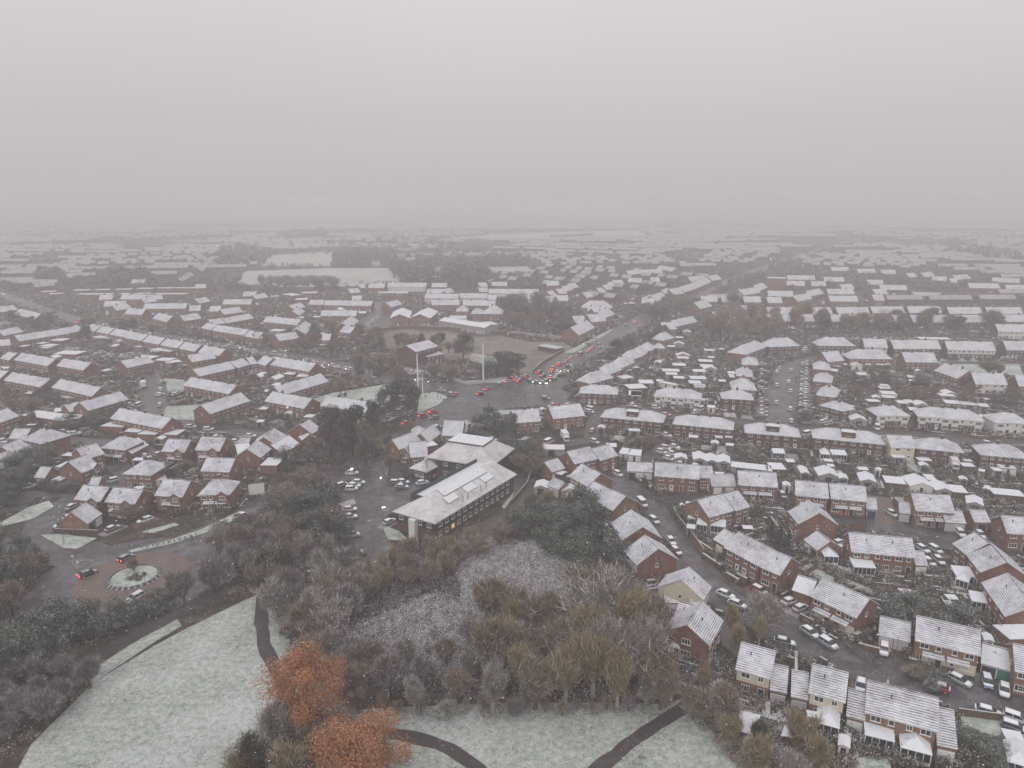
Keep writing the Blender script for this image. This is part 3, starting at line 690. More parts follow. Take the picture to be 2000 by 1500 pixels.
# ---- centre: yard, warehouses, flats ----------------------------------------------
row('A1', 'in the central brick blocks', [(875,648,1003,648), (1025,640,1330,640, P(opts='w')), (1370,642,1492,642), (1330,690,1460,692), (1315,730,1580,732, P(opts='w')), (1590,727,1808,727, P(opts='w')), (1372,782,1590,780), (1612,785,1868,788), (1840,632,1960,633), (1815,690,2000,692, P(opts='w')),
   (750,747,825,745), (740,690,820,682), (815,650,860,645), (1300,585,1455,586), (1210,602,1370,602), (1485,690,1550,680), (1750,640,1815,636), (1745,680,1815,678), (1805,740,1875,742), (1055,800,1145,775)], d=9, pitch=36)
row('A1', 'above the yard', [(980,692,1085,690), (1090,694,1190,692)], d=12, e=9, roof='f', opts='n', cat='building', name='building', look='flat-roofed brown brick flats')
row('A1', 'beside the yard', [(1560,833,1655,833), (1680,852,1770,852), (1765,852,1938,854)], roof='h', d=13, pitch=38)
row('A2', 'beside the yard', [(0,692,208,693), (125,733,222,734)], d=9, pitch=36, opts='w')
house(0,0, full('A1',1045,887), full('A1',1200,885), e=5.5, d=32, roof='G', pitch=22, row='above the building site', look='warehouse with wide ribbed roof', cat='building', opts='n', name='warehouse', rmat='snow_cap')
house(0,0, full('A1',1202,885), full('A1',1360,887), e=5.5, d=32, roof='G', pitch=22, row='above the building site', look='warehouse with wide ribbed roof', cat='building', opts='n', name='warehouse', rmat='snow_cap')
house(0,0, full('A1',1425,905), full('A1',1787,962), e=4.6, d=12, roof='g', pitch=15, row='above the building site', wall='concrete', look='long pale industrial shed, lit door', cat='building', opts='n', name='warehouse', rmat='snow_cap')
house(0,0, full('A1',1500,892), full('A1',1640,892), e=5, d=14, roof='f', row='above the building site', wall='white_render', look='flat-roofed white workshop', cat='building', opts='n', name='building')
house(0,0, full('A1',1790,945), full('A1',1905,935), e=4, d=14, roof='f', row='above the building site', look='flat-roofed grey workshop', cat='building', opts='n', name='building')
house(0,0, full('A1',1250,1150), full('A1',1425,1104), e=8.5, d=13, roof='g', pitch=22, row='below the building site', wall='dark_brick', look='tall dark-brick hall, white roof', cat='building', opts='n', name='hall')
house(0,0, full('A1',1335,1190), full('A1',1470,1165), e=4.5, d=8, roof='m', pitch=12, row='below the building site', wall='dark_brick', look='low wing of dark-brick hall', cat='building', opts='n', name='hall')
# ---- left: zigzag and stepped terraces --------------------------------------------
row('A1', 'around the left-centre courts', [(410,778,520,780), (525,782,900,789), (500,865,780,869), (50,912,318,940), (180,1062,340,1040), (650,992,735,1002), (335,862,385,830), (300,820,390,795), (515,1057,572,1057), (0,1045,50,1040), (0,735,100,722), (0,1235,72,1256), (90,1246,415,1302), (205,1487,570,1378)], d=9, pitch=34)
row('A1', 'around the left-centre courts', [(385,1010,452,945), (735,965,805,905)], d=10, pitch=34)
row('A1', 'around the left-centre courts', [(350,692,475,690), (302,744,400,742), (160,642,450,643), (785,850,855,849), (300,890,375,886), (205,1325,290,1330), (310,1345,400,1345), (200,700,285,712)], cat='garage', e=2.8, roof='f', d=10)
row('A0', 'in the upper-left rows', [(770,740,875,738), (935,737,1180,739), (805,792,975,789), (1115,812,1450,809), (1475,828,1565,825), (1628,832,1715,832), (1735,776,1960,776), (1895,714,2000,713), (1525,652,1610,649), (1560,770,1650,752), (1750,857,1900,835), (910,825,1030,808), (970,852,1110,857), (1190,885,1300,915), (1440,907,1575,886), (105,852,270,892), (0,838,140,820),
    (1185,742,1275,735), (1020,612,1125,612), (1130,765,1230,752), (450,590,600,560), (310,640,430,625)], d=9, pitch=36)
row('A0', 'in the flat upper-left rows', [(555,670,685,670), (730,667,850,665), (895,664,1022,662), (1060,657,1187,657), (1210,654,1518,652), (595,702,860,702), (920,700,1000,700), (1035,699,1165,697), (1190,700,1450,700), (312,682,430,678), (380,700,490,695)], cat='garage', e=3, roof='f', d=8)
row('A0', 'in the zigzag row', [(30,1022,188,990), (150,1064,550,1002), (557,1000,657,976), (665,971,735,990), (737,986,842,1009), (852,1011,985,1036), (980,1040,1105,1062), (1110,1066,1240,1089), (1250,1093,1385,1118), (1392,1121,1520,1146), (1500,1228,1690,1196), (1545,1150,1710,1180)], d=8.5, pitch=34)
row('A0', 'inside the zigzag court', [(0,1102,85,1094), (0,1200,70,1213), (105,1210,370,1259), (437,1256,650,1292), (992,1272,1205,1228), (1555,1340,1840,1276), (1855,1275,1957,1245), (1965,1246,2010,1238), (1570,960,1645,978), (1652,980,1902,1019), (1905,1025,2010,1044), (1655,937,1770,922), (1772,924,1985,885)], d=8.5, pitch=33)
row('A0', 'above the detached estate', [(25,1370,320,1425), (-80,1350,-5,1362), (400,1425,715,1495), (1430,1410,1787,1477)], d=8.5, pitch=33)
row('B0', 'above the detached estate', [(690,206,1005,116), (545,218,660,192, P(e=3.5,d=7)), (860,266,1265,347), (1642,232,1955,129, P(d=9)), (0,300,150,246)], d=8.5, pitch=33)
row('B1', 'above the detached estate', [(65,132,375,190), (500,166,868,222)], d=9, pitch=33)
row('B0', 'above the detached estate', [(160,246,485,292, P(d=7,look='long white garage row, many doors')), (430,222,540,208), (965,375,1080,382), (1070,395,1215,400), (1270,398,1380,402), (780,332,955,342), (500,280,620,272)], cat='garage', e=2.5, roof='f', d=6)
row('A0', 'inside the zigzag court', [(410,1166,590,1172, P(d=9)), (1045,1195,1170,1205), (1200,1218,1320,1222), (1165,1135,1330,1150), (860,1110,910,1108), (715,1035,830,1045), (300,1105,380,1112), (380,1062,480,1066)], cat='garage', e=2.6, roof='f', d=7)
# ---- detached estate by the roundabout --------------------------------------------
PD = dict(rmat='roof_lined')
row('B0', 'in the upper estate row', [(165,432,320,468, P(roof='h', d=10)), (1030,542,1165,472, P(e=3.2, d=7, opts='n')), (780,500,975,516, P(roof='h', d=9, opts='P')), (1258,522,1440,532, P(opts='XP', d=8)), (1520,512,1715,522, P(opts='XP', d=9)),
   (120,554,256,492, P(d=8)), (0,662,182,582, P(d=8)), (1865,560,1960,545, P(e=3.2,d=8))], **PD)
row('B0', 'in the middle estate row', [(660,588,820,542, P(d=8)), (640,692,780,634, P(opts='X', d=9, look='brick house with white gabled bay')), (955,702,1180,713, P(roof='h', d=9)), (1565,677,1792,686, P(wall='brown_brick', d=8))], **PD)
row('B0', 'in the estate front row', [(575,897,782,916, P(opts='XP', d=7.5)), (815,917,1052,936, P(opts='XP', d=7.5)), (1205,868,1425,882, P(opts='XP', d=9, wall='brown_brick', look='brown-brick detached house, left catslide')), (1545,868,1795,862, P(roof='h', d=9, opts='PX', look='hip-roofed detached brick house'))], **PD)
row('B0', 'in the detached estate', [(265,730,345,736, P(d=6)), (685,1090,802,1012, P(d=8, look='low brick garage, lined roof')), (65,425,195,428, P(d=7)), (1850,490,1930,492, P(d=6)), (690,800,760,800, P(d=5))], cat='garage', e=2.7, opts='R', wall='brown_brick', rmat='roof_lined', pitch=36)
row('B1', 'beside the left main road', [(35,572,122,503, P(d=8)), (175,482,250,408, P(d=9)), (205,545,345,466, P(e=3, d=8, opts='n')), (437,386,510,345, P(d=9)), (315,400,360,440, P(e=3,d=5,opts='n'))], **PD)
row('B1', 'beside the left main road', [(30,640,165,641, P(d=7, look='flat-roofed white garage'))], cat='garage', e=3, roof='f')
sheds('B1', 'beside the left main road', [(425,535,515,520,4,'wf'),(0,300,50,300,3),(20,200,75,202,4),(215,232,270,235,4),(370,260,430,264,4),(0,440,40,441,4)])
sheds('B0', 'in the detached estate', [(480,562,560,566,3),(1030,598,1110,600,2.5,'cf'),(1020,832,1080,836,3),(1200,430,1260,434,3),(1220,760,1300,745,4,'wf'),(400,755,470,758,4,'cf'),(430,650,520,655,5,'cf'),(1520,880,1570,884,3)])
sheds('A0', 'inside the zigzag court', [(280,1085,330,1088,5),(400,1062,470,1064,5),(730,1045,850,1050,6),(880,1068,930,1070,5),(1050,1112,1080,1114,4),(1165,1145,1240,1150,6),(1280,1150,1330,1152,6),(140,1108,190,1110,5),(360,1196,430,1198,5),(1310,1240,1420,1225,6),(1420,1255,1500,1258,8),(440,1052,500,1054,4),(310,1120,370,1124,5)])
sheds('A0', 'below the zigzag court', [(190,1475,270,1480,5),(780,1300,830,1302,5),(1550,1475,1650,1485,5),(1450,1460,1520,1462,5),(0,1285,60,1280,5),(470,105+1400,580,120+1400,5),(1720,1490,1800,1492,5)])
sheds('A1', 'around the left-centre courts', [(30,930,60,931,8),(100,985,190,990,7),(270,1000,330,1004,6),(80,1360,160,1366,7),(0,1330,40,1332,6),(120,1412,170,1415,5),(615,1040,680,1042,6),(490,1095,515,1100,4),(600,820,660,824,6),(675,830,730,832,5),(435,878,500,880,5),(110,718,180,716,6)])
# ---- the long community building --------------------------------------------------
def big_hall():
    e = 5.6
    A = ground_at(*full('B1',1400,1092), e); B = ground_at(*full('B1',2040,705), e)
    Cc = ground_at(*full('B1',1055,1000), e)
    ax, ay = A; bx_, by_ = B; L = hypot(bx_-ax, by_-ay); ang = atan2(by_-ay, bx_-ax)
    nx, ny = -sin(ang), cos(ang)
    D = abs((Cc[0]-ax)*nx+(Cc[1]-ay)*ny)
    root = bpy.data.objects.new('community_hall', None); COL.objects.link(root); root.location = (ax, ay, 0); root.rotation_euler = (0,0,ang)
    w = MB(); w.box(.6, .6, 2.9, L-.6, D-.6, e-.05, 0); w.box(.75, .75, 0, L-.75, D-.75, 2.9, 1)
    link('wall', w.mesh('wall', ['black_cladding', 'dark_brick']), root)
    # hipped roof whose top is cut off into a sunken flat well behind a parapet
    y1 = D*.50; zt = e+y1*.47; hx = D*.52; r = MB(); y2 = D*.60; yb = D*.93
    a,b,c,d_ = (0,0,e),(L,0,e),(L,D,e),(0,D,e)
    p,q = (hx,y1,zt),(L-2,y1,zt)
    r.poly([a,b,q,p]); r.poly([b,c,(L-2,y2,zt),q]); r.poly([d_,a,p,(hx*.9,y2,zt)]); r.poly([p,q,(L-2,y2,zt),(hx*.9,y2,zt)])
    r.poly([c,d_,(hx*.9,yb,e+.3),(L-2,yb,e+.3)]); r.poly([d_,(hx*.9,y2,zt),(hx*.9,yb,e+.3)])
    r.poly([c,(L-2,yb,e+.3),(L-2,y2,zt)])
    r.box(0.02,0.02,e-.3,L-.02,D-.02,e-.01,1)
    r.box(hx*.9+.02, y2+.02, e+.05, L-2.02, yb-.02, zt-1.5, 2)
    link('roof', r.mesh('roof', ['roof_big', 'steel', 'snow_cap']), root)
    g = MB(); g.box(hx*.9, yb, e+.2, L-2, yb+.25, zt-.4); g.box(hx*.9-.25, y2, zt-1.7, hx*.9, yb, zt-.3)
    link('parapet', g.mesh('parapet', ['door_dark']), root)
    tpp = .47
    def panel(x0, x1, ya, yb_, off=.35):
        s = MB(); s.slab([(x0,ya,e+ya*tpp+off),(x1,ya,e+ya*tpp+off),(x1,yb_,e+yb_*tpp+off),(x0,yb_,e+yb_*tpp+off)], .25, 0, 1)
        link('roof_panel', s.mesh('roof_panel', ['snow_cap', 'steel']), root)
    s = L/60.0
    panel(16*s, 47*s, 5.0, 7.6)
    for x in (14, 27, 40): panel(x*s, (x+7)*s, 2.6, 4.6)
    for i, x in enumerate((20.5, 24.0, 33.5, 37.5)):
        m = MB(); m.tube((x*s, 1.2, e+.3), (x*s, 1.2, e+2.6), .22, .22, 8)
        link('flue', m.mesh('flue', ['steel']), root)
    for i in range(13):
        x = 3+i*(L-6)/12.5
        put_window(root, x, .59, 4.1, 0, 1.5, 1.1, 2, True, False); put_window(root, x, .74, 1.5, 0, 1.3, 1.2, 2, True, i == 2)
    for i in range(4):
        y = 2.5+i*(D-5)/3; put_window(root, .59, y, 4.2, -pi/2, 1.4, 1.1, 2, True)
    m = MB(); m.box(-.9, D*.5-1, 0, .55, D*.5+1, e-.4)
    link('stair_tower', m.mesh('stair_tower', ['white_paint']), root)
    c, s_ = cos(ang), sin(ang)
    mark([(ax+c*x-s_*y, ay+s_*x+c*y) for x, y in ((0,0),(L,0),(L,D),(0,D))], 1)
    tag(root, 'long community hall with huge hipped snowy roof and roof panels above the wood', 'hall')
    return root
big_hall()
def flat_top_hip(a, b, e, d, tp, inset, label, name, wall='black_cladding', wins=5):
    ax, ay = ground_at(a[0], a[1], e); bx_, by_ = ground_at(b[0], b[1], e); L = hypot(bx_-ax, by_-ay); ang = atan2(by_-ay, bx_-ax)
    root = bpy.data.objects.new(name, None); COL.objects.link(root); root.location = (ax, ay, 0); root.rotation_euler = (0,0,ang)
    w = MB(); w.box(.5,.5,2.9,L-.5,d-.5,e-.05,0); w.box(.6,.6,0,L-.6,d-.6,2.9,1); link('wall', w.mesh('wall', [wall,'dark_brick']), root)
    z = e+inset*tp; i = inset; r = MB()
    P0 = [(0,0,e),(L,0,e),(L,d,e),(0,d,e)]; P1 = [(i,i,z),(L-i,i,z),(L-i,d-i,z),(i,d-i,z)]
    for k in range(4): r.poly([P0[k],P0[(k+1)%4],P1[(k+1)%4],P1[k]])
    if d > 2*i+1: r.box(i-.3,i-.1,z-.4,L-i+.3,d-i+.2,z+.5,1)
    r.box(.02,.02,e-.3,L-.02,d-.02,e-.01,2)
    link('roof', r.mesh('roof', ['roof_big','snow_cap','steel']), root)
    for q in range(wins):
        put_window(root, 2.5+q*(L-5)/max(1, wins-1), .49, e-1.5, 0, 1.5, 1.1, 2, True, False)
        put_window(root, 2.5+q*(L-5)/max(1, wins-1), .59, 1.5, 0, 1.5, 1.2, 2, True, False)
    c, s_ = cos(ang), sin(ang); mark([(ax+c*x-s_*y, ay+s_*x+c*y) for x, y in ((0,0),(L,0),(L,d),(0,d))], 1)
    tag(root, label, 'hall')
flat_top_hip(full('B1',1325,572), full('B1',1835,652), 6.0, 19, .75, 5.5, 'hipped hall with flat snow-covered top behind the long community hall', 'community_hall')
flat_top_hip(full('B1',1195,655), full('B1',1335,688), 3.4, 9, .62, 4.2, 'small hipped porch building at the corner of the flat-topped hall', 'porch_building', 'dark_brick', 2)
row('B1', 'in the old school cluster', [(1118,510,1290,447, P(d=6)), (1205,570,1345,560, P(d=8)), (1225,415,1335,408, P(roof='h', d=8)), (1350,450,1450,380, P(d=6)), (1450,398,1610,405, P(d=9)), (1540,368,1650,372, P(d=6))], e=3.6, wall='brown_brick', pitch=42, opts='n', rmat='roof_plain')
house(0,0, full('B1',1130,540), full('B1',1195,545), d=12, e=4, roof='G', row='in the old school cluster', wall='brown_brick', pitch=48, opts='n', rmat='roof_plain', look='steep front-gabled brick school wing')
row('B1', 'in the old school cluster', [(1330,495,1420,480, P(d=8)), (1600,335,1650,338, P(d=5)), (1570,318,1630,322, P(d=5)), (1680,335,1760,345, P(d=5))], cat='garage', e=3, roof='f')

# ---------------------------------------------------------------- ground, roads, grass
def sheet(name, pts, z, mat, kind='structure', grow=2, bit=2, tile=None):
    P_ = [ground_at(*(full(tile, *p) if tile else p)) for p in pts]
    V = [(x, y, z) for x, y in P_]
    me = mesh(name, V, [tuple(range(len(V)))], [mat])
    # face must look up
    if me.polygons[0].normal.z < 0:
        me = mesh(name, V[::-1], [tuple(range(len(V)))], [mat])
    o = link(name, me); tag(o, kind=kind); mark(P_, bit); return o
g = MB()
xs = [-6000, -2500, -900, -300, 0, 300, 900, 2500, 6000]; ys = [-3000, -200, 60, 300, 700, 1500, 3000, 6000, 9000]
for i in range(8):
    for j in range(8): g.poly([(xs[i],ys[j],0),(xs[i+1],ys[j],0),(xs[i+1],ys[j+1],0),(xs[i],ys[j+1],0)])
tag(link('ground', g.mesh('ground', ['ground'])), kind='structure')
ROADS = []
ZR = [0.03]
def smooth(pts, step=6):
    out = []
    n = len(pts)
    for i in range(n-1):
        p0 = pts[max(0,i-1)]; p1 = pts[i]; p2 = pts[i+1]; p3 = pts[min(n-1,i+2)]
        L = hypot(p2[0]-p1[0], p2[1]-p1[1]); k = max(1, int(L/step))
        for q in range(k):
            t = q/k; t2 = t*t; t3 = t2*t
            out.append(tuple(.5*((2*p1[c])+(-p0[c]+p2[c])*t+(2*p0[c]-5*p1[c]+4*p2[c]-p3[c])*t2+(-p0[c]+3*p1[c]-3*p2[c]+p3[c])*t3) for c in (0,1)))
    out.append(pts[-1]); return out
def ribbon(name, px, w, mat, z=None, pav=False, world=False, tile=None):
    P_ = px if world else [ground_at(*(full(tile, *p) if tile else p)) for p in px]
    P_ = smooth(P_, 2.2 if name == 'path' else 6)
    if z is None: ZR[0] += .004; z = ZR[0]
    nrm = []
    for i in range(len(P_)):
        a = P_[max(0,i-1)]; b = P_[min(len(P_)-1,i+1)]; dx, dy = b[0]-a[0], b[1]-a[1]; l = hypot(dx, dy) or 1; nrm.append((-dy/l, dx/l))
    V = []; Fc = []
    rj = random.Random(len(P_)); jj = .16 if name == 'path' else .02
    for (x, y), (nx, ny) in zip(P_, nrm):
        wa, wb = w/2*(1+rj.uniform(-jj, jj)), w/2*(1+rj.uniform(-jj, jj)); V += [(x+nx*wa, y+ny*wa, z), (x-nx*wb, y-ny*wb, z)]
    for i in range(len(P_)-1):
        Fc.append((2*i, 2*i+1, 2*i+3, 2*i+2)); mark([V[2*i][:2], V[2*i+1][:2], V[2*i+3][:2], V[2*i+2][:2]], 2)
    o = link(name, mesh(name, V, Fc, [mat])); tag(o, kind='structure')
    ROADS.append((P_, nrm, w, pav)); return o
# junction and car parks first (they lie lowest), then roads
junction = [(770,872),(800,845),(815,815),(822,790),(838,772),(800,752),(860,748),(985,746),(1045,724),(1100,735),(1128,760),(1085,800),(1050,792),(985,798),(940,818),(930,836),(880,850),(830,880)]
sheet('road', junction, .012, 'asphalt')
sheet('car_park', [(652,905),(700,892),(790,905),(850,950),(790,985),(752,1010),(768,1075),(760,1115),(655,1118),(672,1040),(668,975),(640,950)], .016, 'asphalt')
sheet('car_park', [(900,850),(955,838),(985,868),(960,880),(905,870)], .016, 'asphalt')
sheet('construction_site', [(725,672),(738,652),(775,648),(790,642),(835,650),(880,648),(930,660),(975,656),(1040,668),(1100,668),(1130,684),(1095,712),(1065,724),(1040,738),(1000,726),(950,722),(925,700),(880,704),(850,690),(800,694),(770,684)], .02, 'site_soil')
sheet('yard', [(700,640),(760,600),(900,640),(990,655),(940,662),(760,650)], .014, 'asphalt_brown')
ribbon('road', [(-60,560),(0,574),(50,592),(150,625),(260,648),(355,664),(480,682),(560,696),(620,706),(690,722),(760,744),(830,756)], 12, 'asphalt', pav=True)
ribbon('road', [(1010,765),(1050,742),(1100,711),(1150,686),(1190,660),(1240,632),(1290,604),(1340,585),(1400,558),(1470,532),(1560,500),(1680,465)], 15, 'asphalt', pav=True)
ribbon('road', [(880,815),(830,842),(770,870),(700,902),(630,930),(560,965),(500,1003),(440,1036),(370,1064),(310,1082)], 10, 'asphalt', pav=True)
ribbon('road', [(1060,775),(1150,796),(1250,800),(1310,812),(1450,826),(1560,840),(1720,846),(1900,862),(2060,874)], 8, 'asphalt_brown', pav=True)
ribbon('road', [(1528,838),(1520,800),(1528,760),(1540,725),(1570,706),(1640,698),(1760,704),(2060,714)], 10, 'asphalt', pav=True)
ribbon('road', [(285,700),(298,740),(302,780),(312,812),(360,830),(450,842),(560,858),(640,862)], 8, 'asphalt', pav=True)
ribbon('road', [(20,1000),(60,966),(110,962),(150,965),(120,990),(95,1018),(90,1045),(130,1062),(190,1078)], 7, 'asphalt')
ribbon('road', [(110,980),(112,990),(88,1010),(80,1036),(100,1056),(150,1075),(220,1095)], 9, 'asphalt')
ribbon('road', [(196,875),(225,905),(250,930),(235,955)], 7, 'asphalt')
ribbon('road', [(60,862),(150,860),(230,868),(330,890),(430,905)], 6, 'asphalt')
ribbon('road', [(250,1080),(330,1068),(440,1030),(480,1008)], 6.5, 'asphalt_brown', pav=False)
ribbon('road', [(160,1120),(140,1170),(110,1200),(60,1232),(0,1262),(-60,1290)], 10, 'asphalt', pav=True)
ribbon('road', [(190,1090),(120,1090),(60,1078),(-40,1060)], 8, 'asphalt')
ribbon('road', [(1165,925),(1205,938),(1240,962),(1270,990),(1292,1018),(1312,1055),(1335,1092),(1365,1130),(1410,1165),(1470,1200),(1540,1240),(1620,1275),(1710,1305),(1800,1335),(1890,1365),(2080,1405)], 8.5, 'asphalt', pav=True)
ribbon('road', [(1280,985),(1330,975),(1370,972),(1400,975)], 6, 'asphalt')
ribbon('road', [(1625,1016),(1700,1024),(1770,1036),(1850,1056),(1930,1068),(2080,1085)], 8, 'asphalt', pav=True)
ribbon('road', [(1715,970),(1722,1000),(1740,1026)], 7, 'paving_red')
ribbon('road', [(1420,1205),(1440,1260),(1500,1310),(1560,1330)], 6, 'asphalt_brown')
ribbon('road', [(1020,935),(1015,980),(1000,1010),(930,1040)], 8, 'asphalt_brown')
ribbon('road', [(1300,870),(1250,905),(1225,925),(1190,925)], 5, 'asphalt_brown')
ribbon('road', [(1100,868),(1150,860),(1160,830),(1175,800)], 6, 'asphalt_brown')
ribbon('road', [(1300,740),(1325,790)], 4, 'asphalt_brown')
ribbon('road', [(690,640),(730,615),(745,590)], 10, 'asphalt')
# roundabout
def disc(name, cx, cy, r, z, mat, n=64, h=0):
    m = MB(); ring = [(cx+r*cos(2*pi*i/n), cy+r*sin(2*pi*i/n), z) for i in range(n)]
    if h: m.slab([(x, y, z+h) for x, y, _ in ring], h)
    else: m.poly(ring)
    o = link(name, m.mesh(name, [mat])); tag(o, kind='structure'); mark([p[:2] for p in ring], 2); return o
RX, RY = ground_at(262, 1128)
disc('road', RX-1, RY-1, 21, ZR[0]+.008, 'asphalt'); disc('roundabout_apron', RX, RY, 12.2, ZR[0]+.012, 'paving_red', h=.06)
disc('roundabout_island', RX, RY, 4.9, ZR[0]+.09, 'lawn', h=.22)
# chevron kerb wall round the island
m = MB(); n = 28
for i in range(n):
    a0, a1 = 2*pi*i/n+.02, 2*pi*(i+1)/n-.02; am = (a0+a1)/2
    def q(r, a, z): return (RX+r*cos(a), RY+r*sin(a), z)
    zb = ZR[0]+.08; zt = zb+.45
    for (aa, ab, mm) in ((a0, am, 0), (am, a1, 1)):
        m.poly([q(6.1,aa,zb),q(6.1,ab,zb),q(5.4,ab,zt),q(5.4,aa,zt)], mm); m.poly([q(5.4,aa,zt),q(5.4,ab,zt),q(5.12,ab,zt),q(5.12,aa,zt)], 0); m.poly([q(5.12,ab,zb),q(5.12,aa,zb),q(5.12,aa,zt),q(5.12,ab,zt)], 0)
tag(link('chevron_wall', m.mesh('chevron_wall', ['slab_snow', 'door_dark'])), 'low black and white chevron wall ringing the roundabout island', 'wall')
# pavements with real kerbs, broken where roads meet
def markings(P_, nrm, w):
    m = MB(); acc = 0
    for i in range(len(P_)-1):
        (ax, ay), (bx_, by_) = P_[i], P_[i+1]
        if ay > 620: continue
        L = hypot(bx_-ax, by_-ay) or 1; ux, uy = (bx_-ax)/L, (by_-ay)/L; nx, ny = -uy*.09, ux*.09
        s0 = L*.2; s1 = L*.62
        m.poly([(ax+ux*s0-nx,ay+uy*s0-ny,ZR[0]+.006),(ax+ux*s1-nx,ay+uy*s1-ny,ZR[0]+.006),(ax+ux*s1+nx,ay+uy*s1+ny,ZR[0]+.006),(ax+ux*s0+nx,ay+uy*s0+ny,ZR[0]+.006)])
    if m.f: tag(link('road_marking', m.mesh('road_marking', ['marking_paint'])), kind='structure')
def pavements():
    for P_, nrm, w, pav in ROADS:
        if w >= 10: markings(P_, nrm, w)
    for P_, nrm, w, pav in ROADS:
        if not pav: continue
        for side in (1, -1):
            run = []
            def flush():
                nonlocal run
                if len(run) > 2:
                    m = MB()
                    for i in range(len(run)-1):
                        (a, b), (c, d_) = run[i], run[i+1]
                        if side > 0: top = [(*a,.15),(*c,.15),(*d_,.15),(*b,.15)]
                        else: top = [(*b,.15),(*d_,.15),(*c,.15),(*a,.15)]
                        m.slab(top, .15)
                    tag(link('pavement', m.mesh('pavement', ['asphalt_brown'])), kind='structure')
                run = []
            for (x, y), (nx, ny) in zip(P_, nrm):
                if y > 520: continue
                a = (x+nx*side*(w/2+.05), y+ny*side*(w/2+.05)); b = (x+nx*side*(w/2+1.9), y+ny*side*(w/2+1.9)); c_ = (x+nx*side*(w/2+1.2), y+ny*side*(w/2+1.2))
                if (occ(*c_) & 3) or (occ(*b) & 3): flush(); continue
                run.append((a, b))
            flush()
pavements()
# grass
Z = .16
sheet('meadow', [(25,1520),(60,1455),(180,1335),(300,1262),(350,1235),(430,1195),(505,1160),(560,1170),(530,1240),(555,1330),(560,1400),(520,1450),(480,1520)], .006, 'meadow', bit=4)
sheet('meadow', [(560,1170),(575,1230),(620,1330),(700,1385),(800,1380),(1000,1372),(1180,1372),(1300,1375),(1345,1360),(1400,1430),(1560,1540),(600,1540),(560,1400),(555,1330),(530,1240)], .008, 'meadow', bit=4)
sheet('grass_verge', [(155,1325),(250,1262),(345,1208),(355,1222),(300,1255),(180,1335)], .010, 'meadow', bit=4)
for pts in ([(590,785),(650,768),(760,750),(775,772),(740,800),(600,800)], [(325,795),(395,790),(385,822),(315,818)], [(80,1046),(115,1044),(190,1052),(150,1073),(125,1072)],
            [(0,1022),(55,992),(95,978),(106,990),(65,1014),(0,1030)], [(250,1076),(330,1056),(390,1036),(470,998),(485,1004),(400,1042),(340,1062),(258,1080)],
            [(275,1040),(340,1022),(350,1026),(300,1042)], [(820,770),(850,766),(874,776),(855,792),(815,808)], [(948,812),(975,802),(1060,797),(1055,812),(985,818)],
            [(885,746),(985,740),(1000,744),(960,749)], [(660,985),(690,975),(696,985),(672,992)], [(745,1025),(780,1038),(800,1058),(758,1055)], [(320,740),(358,742),(385,760),(330,770)],
            [(1620,1100),(1660,1112),(1695,1128),(1640,1118)], [(1715,1260),(1740,1240),(1715,1238)], [(1760,875),(1800,880),(1806,925),(1775,925)],
            [(1875,1395),(1960,1410),(1968,1462),(1880,1440)], [(980,990),(1005,960),(1000,975),(985,995)], [(1735,1325),(1745,1400),(1700,1400)], [(1665,1480),(1740,1480),(1740,1520),(1660,1520)],
            [(1830,712),(1990,712),(2000,735),(1890,732)], [(1640,1140),(1710,1165),(1700,1150),(1650,1130)], [(1855,1135),(1880,1132),(1885,1160),(1860,1160)], [(1560,1110),(1620,1150),(1630,1130),(1580,1100)]):
    Z += .0005
    sheet('grass_verge', pts, Z, 'lawn', bit=4)
for pts in ([(455,556),(480,530),(640,524),(780,524),(790,556),(660,560)], [(505,520),(520,500),(640,490),(735,500),(745,520)], [(815,540),(830,522),(1030,520),(1040,532),(900,540)], [(850,462),(1000,456),(1250,449),(1270,462),(1000,470)], [(1770,482),(1850,474),(1900,480),(1850,488)],
            [(1100,690),(1200,640),(1190,650),(1120,690)], [(920,690),(980,700),(960,715),(900,700)], [(1780,570),(1840,572),(1830,580),(1790,580)], [(200,540),(290,545),(260,560),(200,555)]):
    Z += .0005
    sheet('field', pts, Z, 'far_field' if pts[0][1] < 600 else 'lawn', bit=4)
# park paths
ribbon('path', [(516,1150),(510,1200),(513,1240),(522,1275),(545,1320),(575,1370),(640,1410),(740,1430),(810,1440),(880,1465),(960,1520)], 2.6, 'path_tar', z=.050)
ribbon('path', [(1345,1375),(1300,1405),(1240,1445),(1150,1515)], 2.4, 'path_tar', z=.054)
ribbon('path', [(120,1318),(150,1300),(240,1255),(320,1212),(400,1172),(470,1140)], 3.6, 'path_tar', z=.058)
ribbon('path', [(335,1206),(290,1200),(250,1190)], 2.4, 'path_tar', z=.062)
